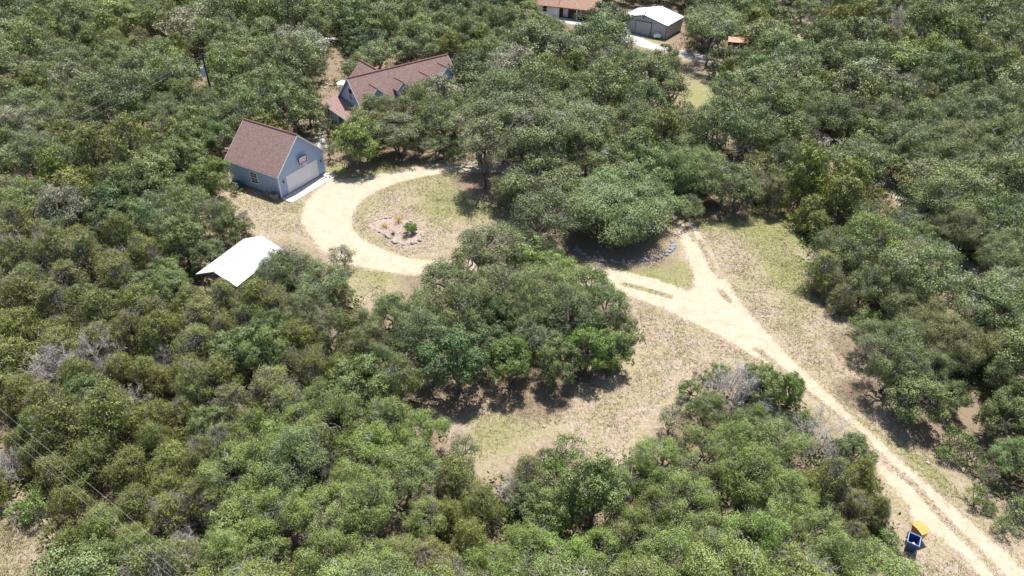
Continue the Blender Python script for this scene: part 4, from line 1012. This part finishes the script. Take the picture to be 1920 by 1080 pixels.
for yy, zz in ((-.15, HE-.15*hk_), (HW+.3, HE-.3*hk_)):
    t_.slab([(-.33, yy, zz+.05), (-.302, yy, zz+.05), (-.302, HW/2, HR+.05), (-.33, HW/2, HR+.05)], .22)
    t_.slab([(HL+.302, yy, zz+.05), (HL+.33, yy, zz+.05), (HL+.33, HW/2, HR+.05), (HL+.302, HW/2, HR+.05)], .22)
t_.build('gable_trim', M['white'], hr_o)
window_x(hr_o, 0, HW/2-.5, HW/2+.5, 3.45, 5.0, -1, (1, 2))
# dormers
def dormer(x, w_, s1, ln, wall='blue'):
    zr = HE+s1*hk_; zb_y = s1-ln; zf = HE+zb_y*hk_; he = zr-.75*w_/1.5
    d = MB(); d.prism([(x-w_/2+.08, zf-.2), (x+w_/2-.08, zf-.2), (x+w_/2-.08, he), (x, zr-.08), (x-w_/2+.08, he)], zb_y, s1-.1); do_ = d.build('dormer', M[wall], hr_o)
    rr = MB(); ye = (he-HE)/hk_
    for s in (-1, 1):
        rr.slab([(x, zb_y-.2, zr+.04), (x+s*(w_/2+.15), zb_y-.2, he-.1), (x+s*(w_/2+.15), ye-.1, he-.1), (x, s1, zr+.04)], .08)
    r1 = rr.build('dormer_roof', M['roof'], do_)
    MB().tube([(x, zb_y-.2, zr+.03), (x, s1, zr+.03)], [.08, .08], 6).build('ridge_cap', M['ridge'], r1)
    tt = MB()
    for s in (-1, 1): tt.slab([(x, zb_y-.225, zr+.05), (x+s*(w_/2+.17), zb_y-.225, he-.1), (x+s*(w_/2+.17), zb_y-.203, he-.1), (x, zb_y-.203, zr+.05)], .12)
    tt.build('dormer_trim', M['white'], do_)
    f = MB().box(x-.42, x+.42, zb_y-.03, zb_y, zf+.05, zf+.95); f.build('window_frame', M['white'], do_)
    MB().box(x-.34, x+.34, zb_y-.045, zb_y-.031, zf+.13, zf+.87).build('pane', M['glass'], do_)
for x in (2.35, 6.3, 10.25): dormer(x, 1.75, 2.55, 2.0)
dormer(13.6, 1.9, 2.95, 2.2)
# back wing
bw = MB().prism([(3.3, .3), (8.6, .3), (8.6, 2.7), (5.95, 5.3), (3.3, 2.7)], HW-1.5, HW+4.2); bw.build('back_wing', M['blue'], hr_o)
rb = MB(); 
for s, xe in ((-1, 3.05), (1, 8.85)): rb.slab([(xe, HW-2.2, 2.55), (xe, HW+4.4, 2.55), (5.95, HW+4.4, 5.42), (5.95, HW-2.2, 5.42)], .13)
rbo = rb.build('back_wing_roof', M['roof'], hr_o)
MB().tube([(5.95, HW-2.3, 5.42), (5.95, HW+4.42, 5.42)], [.11, .11], 6).build('ridge_cap', M['ridge'], rbo)
# wrap-around porch roof (left and front) and what stands under it
pr = MB()
pz, p0 = 2.42, 2.65
pr.slab([(-p0, -3.1, pz), (0, -.0, HE+.12), (0, HW+.6, HE+.12), (-p0, HW+.6, pz)], .13)
pr.slab([(-p0, -3.1, pz), (HL, -3.1, pz), (HL, -.16, HE-.1), (0, -.0, HE+.1)], .13)
pr.build('porch_roof', M['roof'], hr_o)
pf = MB().box(-p0-.03, -p0-.003, -3.1, HW+.6, pz-.2, pz-.02).box(-p0, HL, -3.13, -3.103, pz-.2, pz-.02); pf.build('porch_fascia', M['white'], hr_o)
pw = MB().box(-p0+.25, -p0+.37, 3.6, HW+.4, .3, pz-.12).box(-p0+.25, 0, HW+.28, HW+.4, .3, pz-.1).box(-p0+.37, 0, 3.6, 3.7, .3, pz-.05); pw.build('porch_room_wall', M['greyblue'], hr_o)
window_x(hr_o, -p0+.25, 5.6, 6.3, 1.0, 2.0, -1, (1, 2)); window_x(hr_o, -p0+.25, 4.2, 4.7, 1.0, 2.0, -1, (1, 2))
for x, y in [(-p0+.3, 3.4), (-p0+.3, 1.4), (-p0+.3, -.8), (-p0+.3, -2.8), (.6, -2.85), (3.3, -2.85), (6.0, -2.85), (8.7, -2.85), (11.4, -2.85), (14.4, -2.85)]:
    MB().box(x-.08, x+.08, y-.08, y+.08, .5, pz-.1).build('porch_post', M['white'], hr_o)
dk = MB().box(-p0, HL, -4.1, -.01, .38, .52).box(-p0, -.01, -.01, 3.55, .38, .52); dk.build('deck', M['wood'], hr_o)
sk = MB().box(-p0+.05, HL-.05, -4.05, -3.97, .02, .379); sk.build('deck_skirt', M['trimdark'], hr_o)
rl = MB().box(-1.5, 10.0, -4.08, -3.98, 1.38, 1.45).box(-1.5, 10.0, -4.07, -3.99, .62, .68)
for i in range(96): x = -1.5+i*.12; rl.box(x, x+.045, -4.055, -4.005, .68, 1.38)
for i in range(6): x = -1.55+i*2.3; rl.box(x, x+.12, -4.09, -3.97, .5, 1.5)
rl.build('deck_railing', M['white'], hr_o)
for x0 in (2.2, 7.2, 11.2): window_y(hr_o, 0, x0, x0+1.0, 1.1, 2.3, -1, (1, 2))
MB().box(5.0, 5.95, -.05, 0, .52, 2.45).build('front_door', M['navy'], hr_o)
def hl(x, y, z=0): c, s = math.cos(HY), math.sin(HY); return (HO[0]+c*x-s*y, HO[1]+s*x+c*y, z)
# patio behind the house: umbrella, table, chairs, stones
um = empty('patio_umbrella', (-25.15, 101.7, 0), 0, 'white patio umbrella behind the left gable of the blue farmhouse', 'umbrella')
cn = bmesh.new(); top = cn.verts.new((0, 0, 2.75)); rg_ = [cn.verts.new((math.cos(a)*.9, math.sin(a)*.9, 2.3)) for a in np.arange(8)*math.pi/4]
for i in range(8): cn.faces.new([top, rg_[i], rg_[(i+1) % 8]])
m_ = MB(); m_.bm.free(); m_.bm = cn; m_.build('canopy', M['white'], um)
MB().tube([(0, 0, 0), (0, 0, 2.74)], [.03, .03], 8).build('pole', M['steel'], um)
MB().tube([(0, 0, 0), (0, 0, .1)], [.28, .25], 12).build('base', M['black'], um)
tb = empty('patio_table', hl(-3.4, 9.3), .4, 'low grey patio table beside the white umbrella', 'table')
MB().box(-.7, .7, -.45, .45, .68, .73, .01).build('table_top', M['wood'], tb)
for x in (-.6, .6):
    for y in (-.36, .36): MB().box(x-.03, x+.03, y-.03, y+.03, 0, .68).build('leg', M['trimdark'], tb)
def chair(x, y, rz, lab):
    c_ = empty('patio_chair', hl(x, y), rz, lab, 'chair', 'patio chairs behind the farmhouse')
    MB().box(-.25, .25, -.25, .25, .38, .44, .01).build('seat', M['wood'], c_)
    MB().box(-.25, .25, .22, .27, .44, .95, .01).build('backrest', M['wood'], c_)
    for xx in (-.22, .22):
        for yy in (-.22, .22): MB().box(xx-.025, xx+.025, yy-.025, yy+.025, 0, .38).build('leg', M['wood'], c_)
chair(-4.5, 9.4, 1.2, 'patio chair left of the patio table'); chair(-2.5, 9.0, -1.8, 'patio chair between patio table and house'); chair(-3.3, 10.3, 0, 'patio chair behind the patio table')

# --- open shed with white metal roof
so = empty('open_shed', (-28.892, 53.255, 0), -.392, 'open-sided shed with bright white metal roof beneath the oaks', 'shed')
SW, SL, SE, SR = 4.7, 6.6, 2.5, 3.46
r = MB()
for s in (0, 1):
    X = (lambda x: x) if s == 0 else (lambda x: SW-x)
    r.slab([(X(0), 0, SE), (X(0), SL, SE), (X(SW/2), SL, SR), (X(SW/2), 0, SR)], .05)
sr_ = r.build('roof', M['whiteroof'], so)
MB().tube([(SW/2, -.02, SR+.0), (SW/2, SL+.02, SR+.0)], [.07, .07], 6).build('ridge_cap', M['whiteroof'], sr_)
for x in (.3, SW-.3):
    for y in (.35, SL/2, SL-.35): MB().box(x-.06, x+.06, y-.06, y+.06, 0, SE+.03).build('post', M['wood'], so)
rf = MB()
for y in (.35, SL/2, SL-.35): rf.box(.15, SW-.15, y-.04, y+.04, SE-.12, SE-.02)
for x in (.3, SW-.3): rf.box(x-.05, x+.05, .1, SL-.1, SE-.13, SE-.01)
rf.build('roof_beams', M['wood'], so)

# --- metal shop
mo = empty('metal_shop', (19.33, 136.732, 0), -.6, 'grey metal workshop with pale gable roof and dark-framed sliding door', 'workshop')
SW, SL, SE, SR = 9.145, 6.9, 2.48, 3.56
MB().prism([(0, 0), (SW, 0), (SW, SE), (SW/2, SR-.02), (0, SE)], 0, SL).build('wall', M['shopwall'], mo)
r = MB()
for s in (0, 1):
    X = (lambda x: x) if s == 0 else (lambda x: SW-x); kk = (SR-SE)/(SW/2)
    r.slab([(X(-.2), -.15, SE-.2*kk+.05), (X(-.2), SL+.15, SE-.2*kk+.05), (X(SW/2), SL+.15, SR+.05), (X(SW/2), -.15, SR+.05)], .06)
r.build('roof', M['shoproof'], mo)
d0, dw, dh = 3.09, 3.06, 2.36
MB().box(d0, d0+dw, -.06, -.01, .02, dh).build('sliding_door', M['shopwall'], mo)
f = MB().box(d0-.09, d0, -.08, 0, 0, dh+.09).box(d0+dw, d0+dw+.09, -.08, 0, 0, dh+.09).box(d0-.09, d0+dw+.09, -.085, 0, dh, dh+.1); f.build('door_frame', M['trimdark'], mo)
f = MB()
for s in (0, 1):
    X = (lambda x: x) if s == 0 else (lambda x: SW-x); kk = (SR-SE)/(SW/2)
    f.slab([(X(-.2), -.19, SE-.2*kk+.03), (X(-.2), -.155, SE-.2*kk+.03), (X(SW/2), -.155, SR+.03), (X(SW/2), -.19, SR+.03)], .13)
f.box(-.012, .09, -.03, 0, 0, SE-.1).box(SW-.09, SW+.012, -.03, 0, 0, SE-.1); f.build('edge_trim', M['trimdark'], mo)
MB().tube([(SW/2, -.1, SR-.35), (SW/2, -.3, SR-.42)], [.1, .16], 8).build('floodlight', M['black'], mo)
MB().tube([(SW/2-.1, .5, SR), (SW/2-.1, .5, SR+.35)], [.09, .09], 8).tube([(SW/2-.1, .5, SR+.35), (SW/2-.1, .5, SR+.45)], [.16, .05], 8).build('roof_vent', M['steel'], mo)
def mloc(x, y, z=0): c, s = math.cos(-.6), math.sin(-.6); return (19.33+c*x-s*y, 136.732+s*x+c*y, z)
def tank(px, rz, L, r_, label):
    t = empty('propane_tank', (*gp(*px)[:2], 0), rz, label, 'tank', 'white propane tanks')
    b = MB(); n = 8
    prof = [(-L/2, .02), (-L/2+.04, r_*.55), (-L/2+.14, r_*.88), (-L/2+.3, r_), (L/2-.3, r_), (L/2-.14, r_*.88), (L/2-.04, r_*.55), (L/2, .02)]
    b.tube([(x, 0, r_+.2) for x, _ in prof], [q for _, q in prof], 14); b.build('vessel', M['white'], t, True)
    MB().tube([(0, 0, 2*r_+.18), (0, 0, 2*r_+.36)], [.16, .14], 10).build('valve_dome', M['white'], t)
    for x in (-L*.28, L*.28): MB().box(x-.06, x+.06, -r_*.7, r_*.7, 0, .3).build('saddle', M['concrete'], t)
tank((1232, 73), -.2, 1.45, .36, 'white propane tank on the grass right of the shop door')
tank((1174, 62), -.5, 1.0, .26, 'smaller white tank at the left front of the grey shop')

# --- far house with orange-brown roof
fo_ = empty('brick_house', (8.4, 145.0, 0), -.35, 'orange-roofed house with white gable wing and dark brick porch', 'house')
b = MB().prism([(0, 0), (8.0, 0), (8.0, 2.45), (4.0, 5.0), (0, 2.45)], 0, 7.6, axis='x'); b.build('wall', M['brick'], fo_)
r = MB(); r.slab([(-.2, -1.5, 2.15), (7.9, -1.5, 2.15), (7.9, 4.0, 5.1), (-.2, 4.0, 5.1)], .16); r.slab([(-.2, 4.0, 5.1), (7.9, 4.0, 5.1), (7.9, 8.4, 2.45), (-.2, 8.4, 2.45)], .16); r.build('roof', M['roof_far'], fo_)
MB().prism([(-1.4, 0), (6.8, 0), (6.8, 2.3), (2.7, 4.8), (-1.4, 2.3)], -4.4, -.02, axis='x').build('gable_wing', M['white'], fo_)
r = MB(); r.slab([(-4.6, -1.7, 2.15), (.0, -1.7, 2.15), (.0, 2.7, 4.92), (-4.6, 2.7, 4.92)], .14); r.slab([(-4.6, 2.7, 4.92), (0, 2.7, 4.92), (0, 7.1, 2.15), (-4.6, 7.1, 2.15)], .14); r.build('wing_roof', M['roof_far'], fo_)
MB().box(.7, 1.7, -.05, 0, .05, 2.1).build('front_door', M['white'], fo_)
window_y(fo_, 0, 4.2, 5.4, .9, 2.0, -1, (2, 1)); window_y(fo_, -1.4, -3.0, -2.2, 1.0, 2.0, -1, (1, 2))
for x in (.15, 3.8, 7.6): MB().box(x-.08, x+.08, -1.4, -1.24, 0, 2.1).build('porch_post', M['white'], fo_)
ch2 = empty('carport', (*gp(975, 12)[:2], 0), -.3, 'dark-roofed carport with white post at the top edge', 'carport')
MB().box(-3.4, 1.0, .2, 4.2, 2.25, 2.42).build('roof', M['trimdark'], ch2)
for x in (-3.1, .75):
    for y in (.4, 4.0): MB().box(x-.12, x+.12, y-.12, y+.12, 0, 2.25).build('post', M['white'], ch2)

# --- small shed with rusty roof
rs = empty('rust_roofed_shed', (*gp(1363, 97)[:2], 0), -.22, 'small dark blue shed with rust-red sheet roof', 'shed')
MB().box(0, 3.1, 0, 1.6, .1, 1.75).build('wall', M['navy'], rs)
r = MB().slab([(-.12, -.15, 1.78), (3.25, -.15, 1.78), (3.25, 1.8, 2.1), (-.12, 1.8, 2.1)], .05); r.build('roof', M['rust'], rs)
MB().box(1.1, 1.9, -.03, 0, .12, 1.6).build('door', M['trimdark'], rs)
# --- parked white trailer in the far woods
tl = empty('flat_trailer', (*gp(621, 80)[:2], 0), .15, 'low white trailer parked among trees in the upper woods', 'trailer')
MB().box(-1.2, 1.3, -.5, .5, .55, .70, .02).build('bed', M['white'], tl)
MB().tube([(1.7, 0, .6), (2.6, 0, .55)], [.05, .05], 6).build('drawbar', M['steel'], tl)
for y in (-.82, .82):
    wq = MB().tube([(0, y-.08, .3), (0, y+.08, .3)], [.3, .3], 14); wq.build('wheel', M['black'], tl)

# --- poles and lines
pb = gp(379, 103, 9.0)
po = empty('utility_pole', (pb[0], pb[1], 0), .3, 'dark utility pole carrying a pale transformer in the upper left woods', 'utility pole')
MB().tube([(0, 0, -.2), (0, 0, 9.2)], [.17, .11], 10).build('shaft', M['pole'], po)
tf = MB().tube([(-.36, -.15, 6.2), (-.36, -.15, 6.25), (-.36, -.15, 7.35), (-.36, -.15, 7.45)], [.24, .28, .28, .16], 14); tfo = tf.build('transformer', M['steel'], po)
MB().tube([(-.4, -.2, 7.4), (-.4, -.2, 7.75)], [.05, .03], 6).tube([(-.25, -.1, 7.4), (-.25, -.1, 7.7)], [.05, .03], 6).build('bushing', M['white'], tfo)
MB().box(-.5, .5, -.05, .05, 8.6, 8.72).build('crossarm', M['pole'], po)
p2 = gp(1278, 45); po2 = empty('utility_pole', (p2[0], p2[1], 0), 0, 'slim dark pole behind the right corner of the grey shop', 'utility pole')
MB().tube([(0, 0, -.2), (0, 0, 4.6)], [.13, .10], 8).build('shaft', M['pole'], po2)
MB().tube([(0, 0, 4.6), (0, 0, 4.7)], [.12, .04], 8).build('cap', M['steel'], po2)
wt = gp(1286, 42); wo = empty('well_tank', (wt[0]+.3, wt[1], 0), 0, 'upright grey tank with white top beside the slim pole', 'tank')
MB().tube([(0, 0, 0), (0, 0, 1.15)], [.36, .36], 14).build('vessel', M['steel'], wo)
MB().tube([(0, 0, 1.15), (0, 0, 1.28), (0, 0, 1.36)], [.37, .28, .06], 14).build('dome', M['white'], wo)
def wire(p, q, sag, label, r_=.016, grp='overhead wires'):
    p, q = Vector(p), Vector(q); pts = [p.lerp(q, t)-Vector((0, 0, sag*4*t*(1-t))) for t in np.linspace(0, 1, 25)]
    o = MB().tube(pts, [r_]*25, 5).build('overhead_wire', M['wire']); tag(o, label, 'wire', grp)
def ext(a, b, t0, t1):
    a, b = np.array(a), np.array(b); return a+(b-a)*t0, a+(b-a)*t1
for (u0, v0, u1, v1, z, lab) in [(0, 763, 377, 1080, 9.0, 'overhead wire crossing the bottom left woods, uppermost of the three'), (0, 784, 346, 1080, 8.7, 'overhead wire crossing the bottom left woods, middle of the three'),
                                 (0, 800, 322, 1080, 8.4, 'overhead wire crossing the bottom left woods, lowest of the three')]:
    a, b = ext(gp(u0, v0, z), gp(u1, v1, z), -1.1, 1.4); wire(a, b, .35, lab, .0055)
wire((pb[0], pb[1], 8.95), ext((pb[0], pb[1], 9), gp(0, 262, 8), 0, 1.9)[1], .9, 'upper of two thin wires running left from the transformer pole', .008)
wire((pb[0]-.4, pb[1], 8.6), ext((pb[0], pb[1], 8.6), gp(0, 281, 7.4), 0, 1.9)[1], 1.2, 'lower of two thin wires running left from the transformer pole', .008)

# --- trash carts
def cart(loc, rz, body, label, open_, mats):
    c_ = empty('trash_cart', (*loc, 0), rz, label, 'trash cart')
    Wt, Dt, Ht, Wb, Db = .34, .40, 1.02, .25, .28
    bm = bmesh.new(); t = .025
    def ring_(w_, d_, z): return [bm.verts.new((sx*w_, sy*d_, z)) for sx, sy in ((-1, -1), (1, -1), (1, 1), (-1, 1))]
    o0, o1, i1, i0 = ring_(Wb, Db, .06), ring_(Wt, Dt, Ht), ring_(Wt-t, Dt-t, Ht), ring_(Wb-t, Db-t, .12)
    for a, b in ((o0, o1), (o1, i1), (i1, i0)):
        for k_ in range(4): bm.faces.new([a[k_], a[(k_+1) % 4], b[(k_+1) % 4], b[k_]])
    bm.faces.new(list(reversed(o0))); bm.faces.new(i0)
    m_ = MB(); m_.bm.free(); m_.bm = bm; m_.build('body', mats[0], c_)
    rm = MB().box(-Wt-.03, Wt+.03, -Dt-.03, -Dt+.015, Ht-.06, Ht+.015, .008).box(-Wt-.03, Wt+.03, Dt-.015, Dt+.03, Ht-.06, Ht+.015, .008).box(-Wt-.03, -Wt+.015, -Dt+.015, Dt-.015, Ht-.06, Ht+.013).box(Wt-.015, Wt+.03, -Dt+.015, Dt-.015, Ht-.06, Ht+.013)
    rm.build('rim', mats[1], c_)
    if not open_:
        ld = MB().prism([(-Dt-.06, Ht+.02), (Dt+.04, Ht+.02), (Dt+.04, Ht+.05), (0, Ht+.11), (-Dt-.06, Ht+.05)], -Wt-.04, Wt+.04, axis='x'); ld.build('lid', mats[2], c_)
        for x in (-.2, 0, .2): MB().tube([(x-.05, Dt+.07, Ht+.03), (x+.05, Dt+.07, Ht+.03)], [.03, .03], 8).build('hinge', mats[1], c_)
    else:
        ld = MB().box(-Wt-.02, Wt+.02, Dt+.06, Dt+.10, .25, Ht, .01); ld.build('lid', mats[0], c_)
    MB().tube([(-Wt*.8, Dt+.06, Ht-.06), (Wt*.8, Dt+.06, Ht-.06)], [.018, .018], 6).build('handle', mats[1], c_)
    for x in (-Wb-.03, Wb+.03): MB().tube([(x-.03, Db+.05, .13), (x+.03, Db+.05, .13)], [.13, .13], 14).build('wheel', M['black'], c_)
    return c_
cart((26.80, 28.55), math.radians(20), None, 'orange trash cart with closed lid beside the gravel drive', False, (simple('faded_orange_plastic', (.45, .19, .04), .5, .4, .1), M['orange'], M['orange']))
bc = cart((25.99, 27.72), math.radians(-32), None, 'open blue recycling cart with paper inside, left of the orange cart', True, (M['bluecart'], M['cartrim'], M['bluecart']))
pp = empty('paper_waste', (25.99, 27.72, 0), math.radians(-32), 'crumpled white paper and card lying inside the open blue cart', 'paper')
r_ = random.Random(4)
mb = MB()
for i in range(5):
    Mx = Matrix.Translation((r_.uniform(-.14, .14), r_.uniform(-.28, -.12), .70+i*.02)) @ Matrix.Rotation(r_.uniform(0, 3), 4, 'Z') @ Matrix.Rotation(r_.uniform(-.5, .5), 4, 'X')
    mb.box(-.11, .11, -.045, .045, -.006, .006, 0, Mx)
mb.build('paper_pile', M['paper'], pp)

# --- rocks, flower bed, planter
def rock_mesh(seed, mat):
    bm = bmesh.new(); bmesh.ops.create_icosphere(bm, subdivisions=2, radius=.5)
    r = random.Random(seed); ox = Vector((r.random()*9, r.random()*9, r.random()*9))
    sc = (r.uniform(.9, 1.5), r.uniform(.7, 1.0), r.uniform(.5, .8))
    for v in bm.verts:
        v.co *= 1+.5*noise.noise(v.co*1.8+ox); v.co = Vector((v.co.x*sc[0], v.co.y*sc[1], v.co.z*sc[2]+.12))
    me = bpy.data.meshes.new('rock'); bm.to_mesh(me); bm.free(); me.materials.append(mat); return me
RK = [rock_mesh(i, M['stone']) for i in range(5)]; RG = [rock_mesh(i+10, M['stonegrey']) for i in range(5)]
def rock(x, y, s, me, label, grp, rz):
    o = bpy.data.objects.new('rock', me); C.objects.link(o); o.location = (x, y, 0); o.scale = (s, s, s); o.rotation_euler = (0, 0, rz); tag(o, label, 'rock', grp)
r_ = random.Random(9)
RING = [(688, 424), (694, 418), (703, 414), (714, 411), (727, 409), (740, 408), (752, 409), (764, 412), (775, 418), (783, 424), (789, 433), (792, 442), (789, 450), (782, 455), (757, 459), (742, 455), (735, 449), (726, 443), (717, 438), (706, 433), (697, 429)]
bed = gpoly(RING)
fm = MB(); n_ = len(bed); fm.face([(x, y, .02) for x, y in bed]); tag(fm.build('flower_bed', M['soil']), kind='structure')
for i in range(n_):
    a, b = bed[i], bed[(i+1) % n_]; L = np.hypot(*(b-a)); k_ = max(1, int(L/.38))
    for j in range(k_):
        if r_.random() < .12: continue
        p = a+(b-a)*(j+r_.random()*.5)/k_; big = i in (15, 16, 17, 13, 12)
        rock(p[0], p[1], r_.uniform(.30, .62) if big else r_.uniform(.2, .42), RK[r_.randrange(5)], 'pale limestone rock in the ring around the flower bed', 'rocks edging the flower bed', r_.random()*6)
for i in range(64):
    t = i/63; a = math.radians(188+t*180); u = 1170+math.cos(a)*92; v = 458-math.sin(a)*34
    p = gp(u, v); rock(p[0]+r_.uniform(-.18, .18), p[1]+r_.uniform(-.18, .18), r_.uniform(.25, .55), RG[r_.randrange(5)], 'grey rock in the curved border under the dome-shaped oak', 'rocks bordering the dome-shaped oak', r_.random()*6)
bp = gp(771, 437); so_ = VAR['shrub'][1]
bsh = empty('shrub', (bp[0], bp[1], 0), 0, 'round bright green bush inside the stone-edged flower bed', 'shrub'); bsh.scale = (.52, .52, .62)
a = bpy.data.objects.new('crown', VAR['leafy_near'][0][0]); C.objects.link(a); a.parent = bsh; a.scale = (.42, .42, .34); a.color = (.10, .19, .03, 1); a.location = (0, 0, -.15)
b = bpy.data.objects.new('trunk', so_[1]); C.objects.link(b); b.parent = bsh; b.scale = (.8, .8, .8)
def spiky(u, v, h, label, color):
    p = gp(u, v); rg = np.random.default_rng(int(u)); n = 60; base = np.zeros((n, 3)); base[:, 2] = .03
    d = unit(rg.normal(size=(n, 3))*np.array([1, 1, .2])+np.array([0, 0, .9])); V = twigs(base, d, n, rg, h*1.6, .02, .25)
    me = np_mesh('leaves', V, quadF(n), [M['foliage']], attrs={'v': np.repeat(rg.random(n), 4)})
    r = empty('flower_plant', (p[0], p[1], 0), 0, label, 'plant'); o = bpy.data.objects.new('leaves', me); C.objects.link(o); o.parent = r; o.color = (*color, 1)
spiky(748, 416, .55, 'yellowing spiky plant at the back of the flower bed', (.42, .33, .05)); spiky(722, 427, .45, 'yellowing spiky plant at the left of the flower bed', (.40, .34, .08)); spiky(737, 440, .3, 'small dark green plant near the front of the flower bed', (.12, .15, .05)); spiky(761, 447, .4, 'thin brown plant at the front right of the flower bed', (.16, .15, .08))
pt = gp(848, 266); pl_ = empty('planter_tub', (pt[0], pt[1], 0), .3, 'oval grey-blue metal tub planted with green leaves', 'planter')
bm = bmesh.new(); rr = []
for z, s in ((0, .93), (.62, 1.0), (.62, .95), (.5, .94)): rr.append([bm.verts.new((math.cos(a)*.85*s, math.sin(a)*.5*s, z)) for a in np.arange(20)*math.pi/10])
for a, b in zip(rr, rr[1:]):
    for i in range(20): bm.faces.new([a[i], a[(i+1) % 20], b[(i+1) % 20], b[i]])
bm.faces.new(list(reversed(rr[0]))); m_ = MB(); m_.bm.free(); m_.bm = bm; m_.build('tub', M['galv'], pl_, True)
MB().box(-.6, .6, -.36, .36, .45, .52).build('soil', M['foundation'], pl_)
a = bpy.data.objects.new('leaves', VAR['shrub'][0][0]); C.objects.link(a); a.parent = pl_; a.scale = (.42, .26, .3); a.location = (0, 0, .4); a.color = (.10, .17, .03, 1)
# stones of the path and terrace left of the farmhouse
for i, (u, v) in enumerate([(603, 196), (600, 204), (598, 213), (601, 221), (597, 229), (605, 152), (612, 158), (620, 161), (628, 160), (610, 166), (634, 165), (596, 236)]):
    p = gp(u, v); rock(p[0], p[1], r_.uniform(.4, .7), RK[i % 5], 'pinkish stone of the rockery left of the farmhouse porch', 'rockery stones', r_.random()*6)
for i, (u, v, s) in enumerate([(1128, 870, .5), (1142, 880, .4), (1120, 893, .35), (1145, 858, .45), (1135, 905, .3), (1020, 800, .3), (1158, 875, .35), (1288, 715, .4), (1740, 868, .3), (1320, 712, .5)]):
    p = gp(u, v); rock(p[0], p[1], s, RK[i % 5], 'pale limestone outcrop rock in the dry grass clearing', 'limestone outcrop rocks', r_.random()*6)
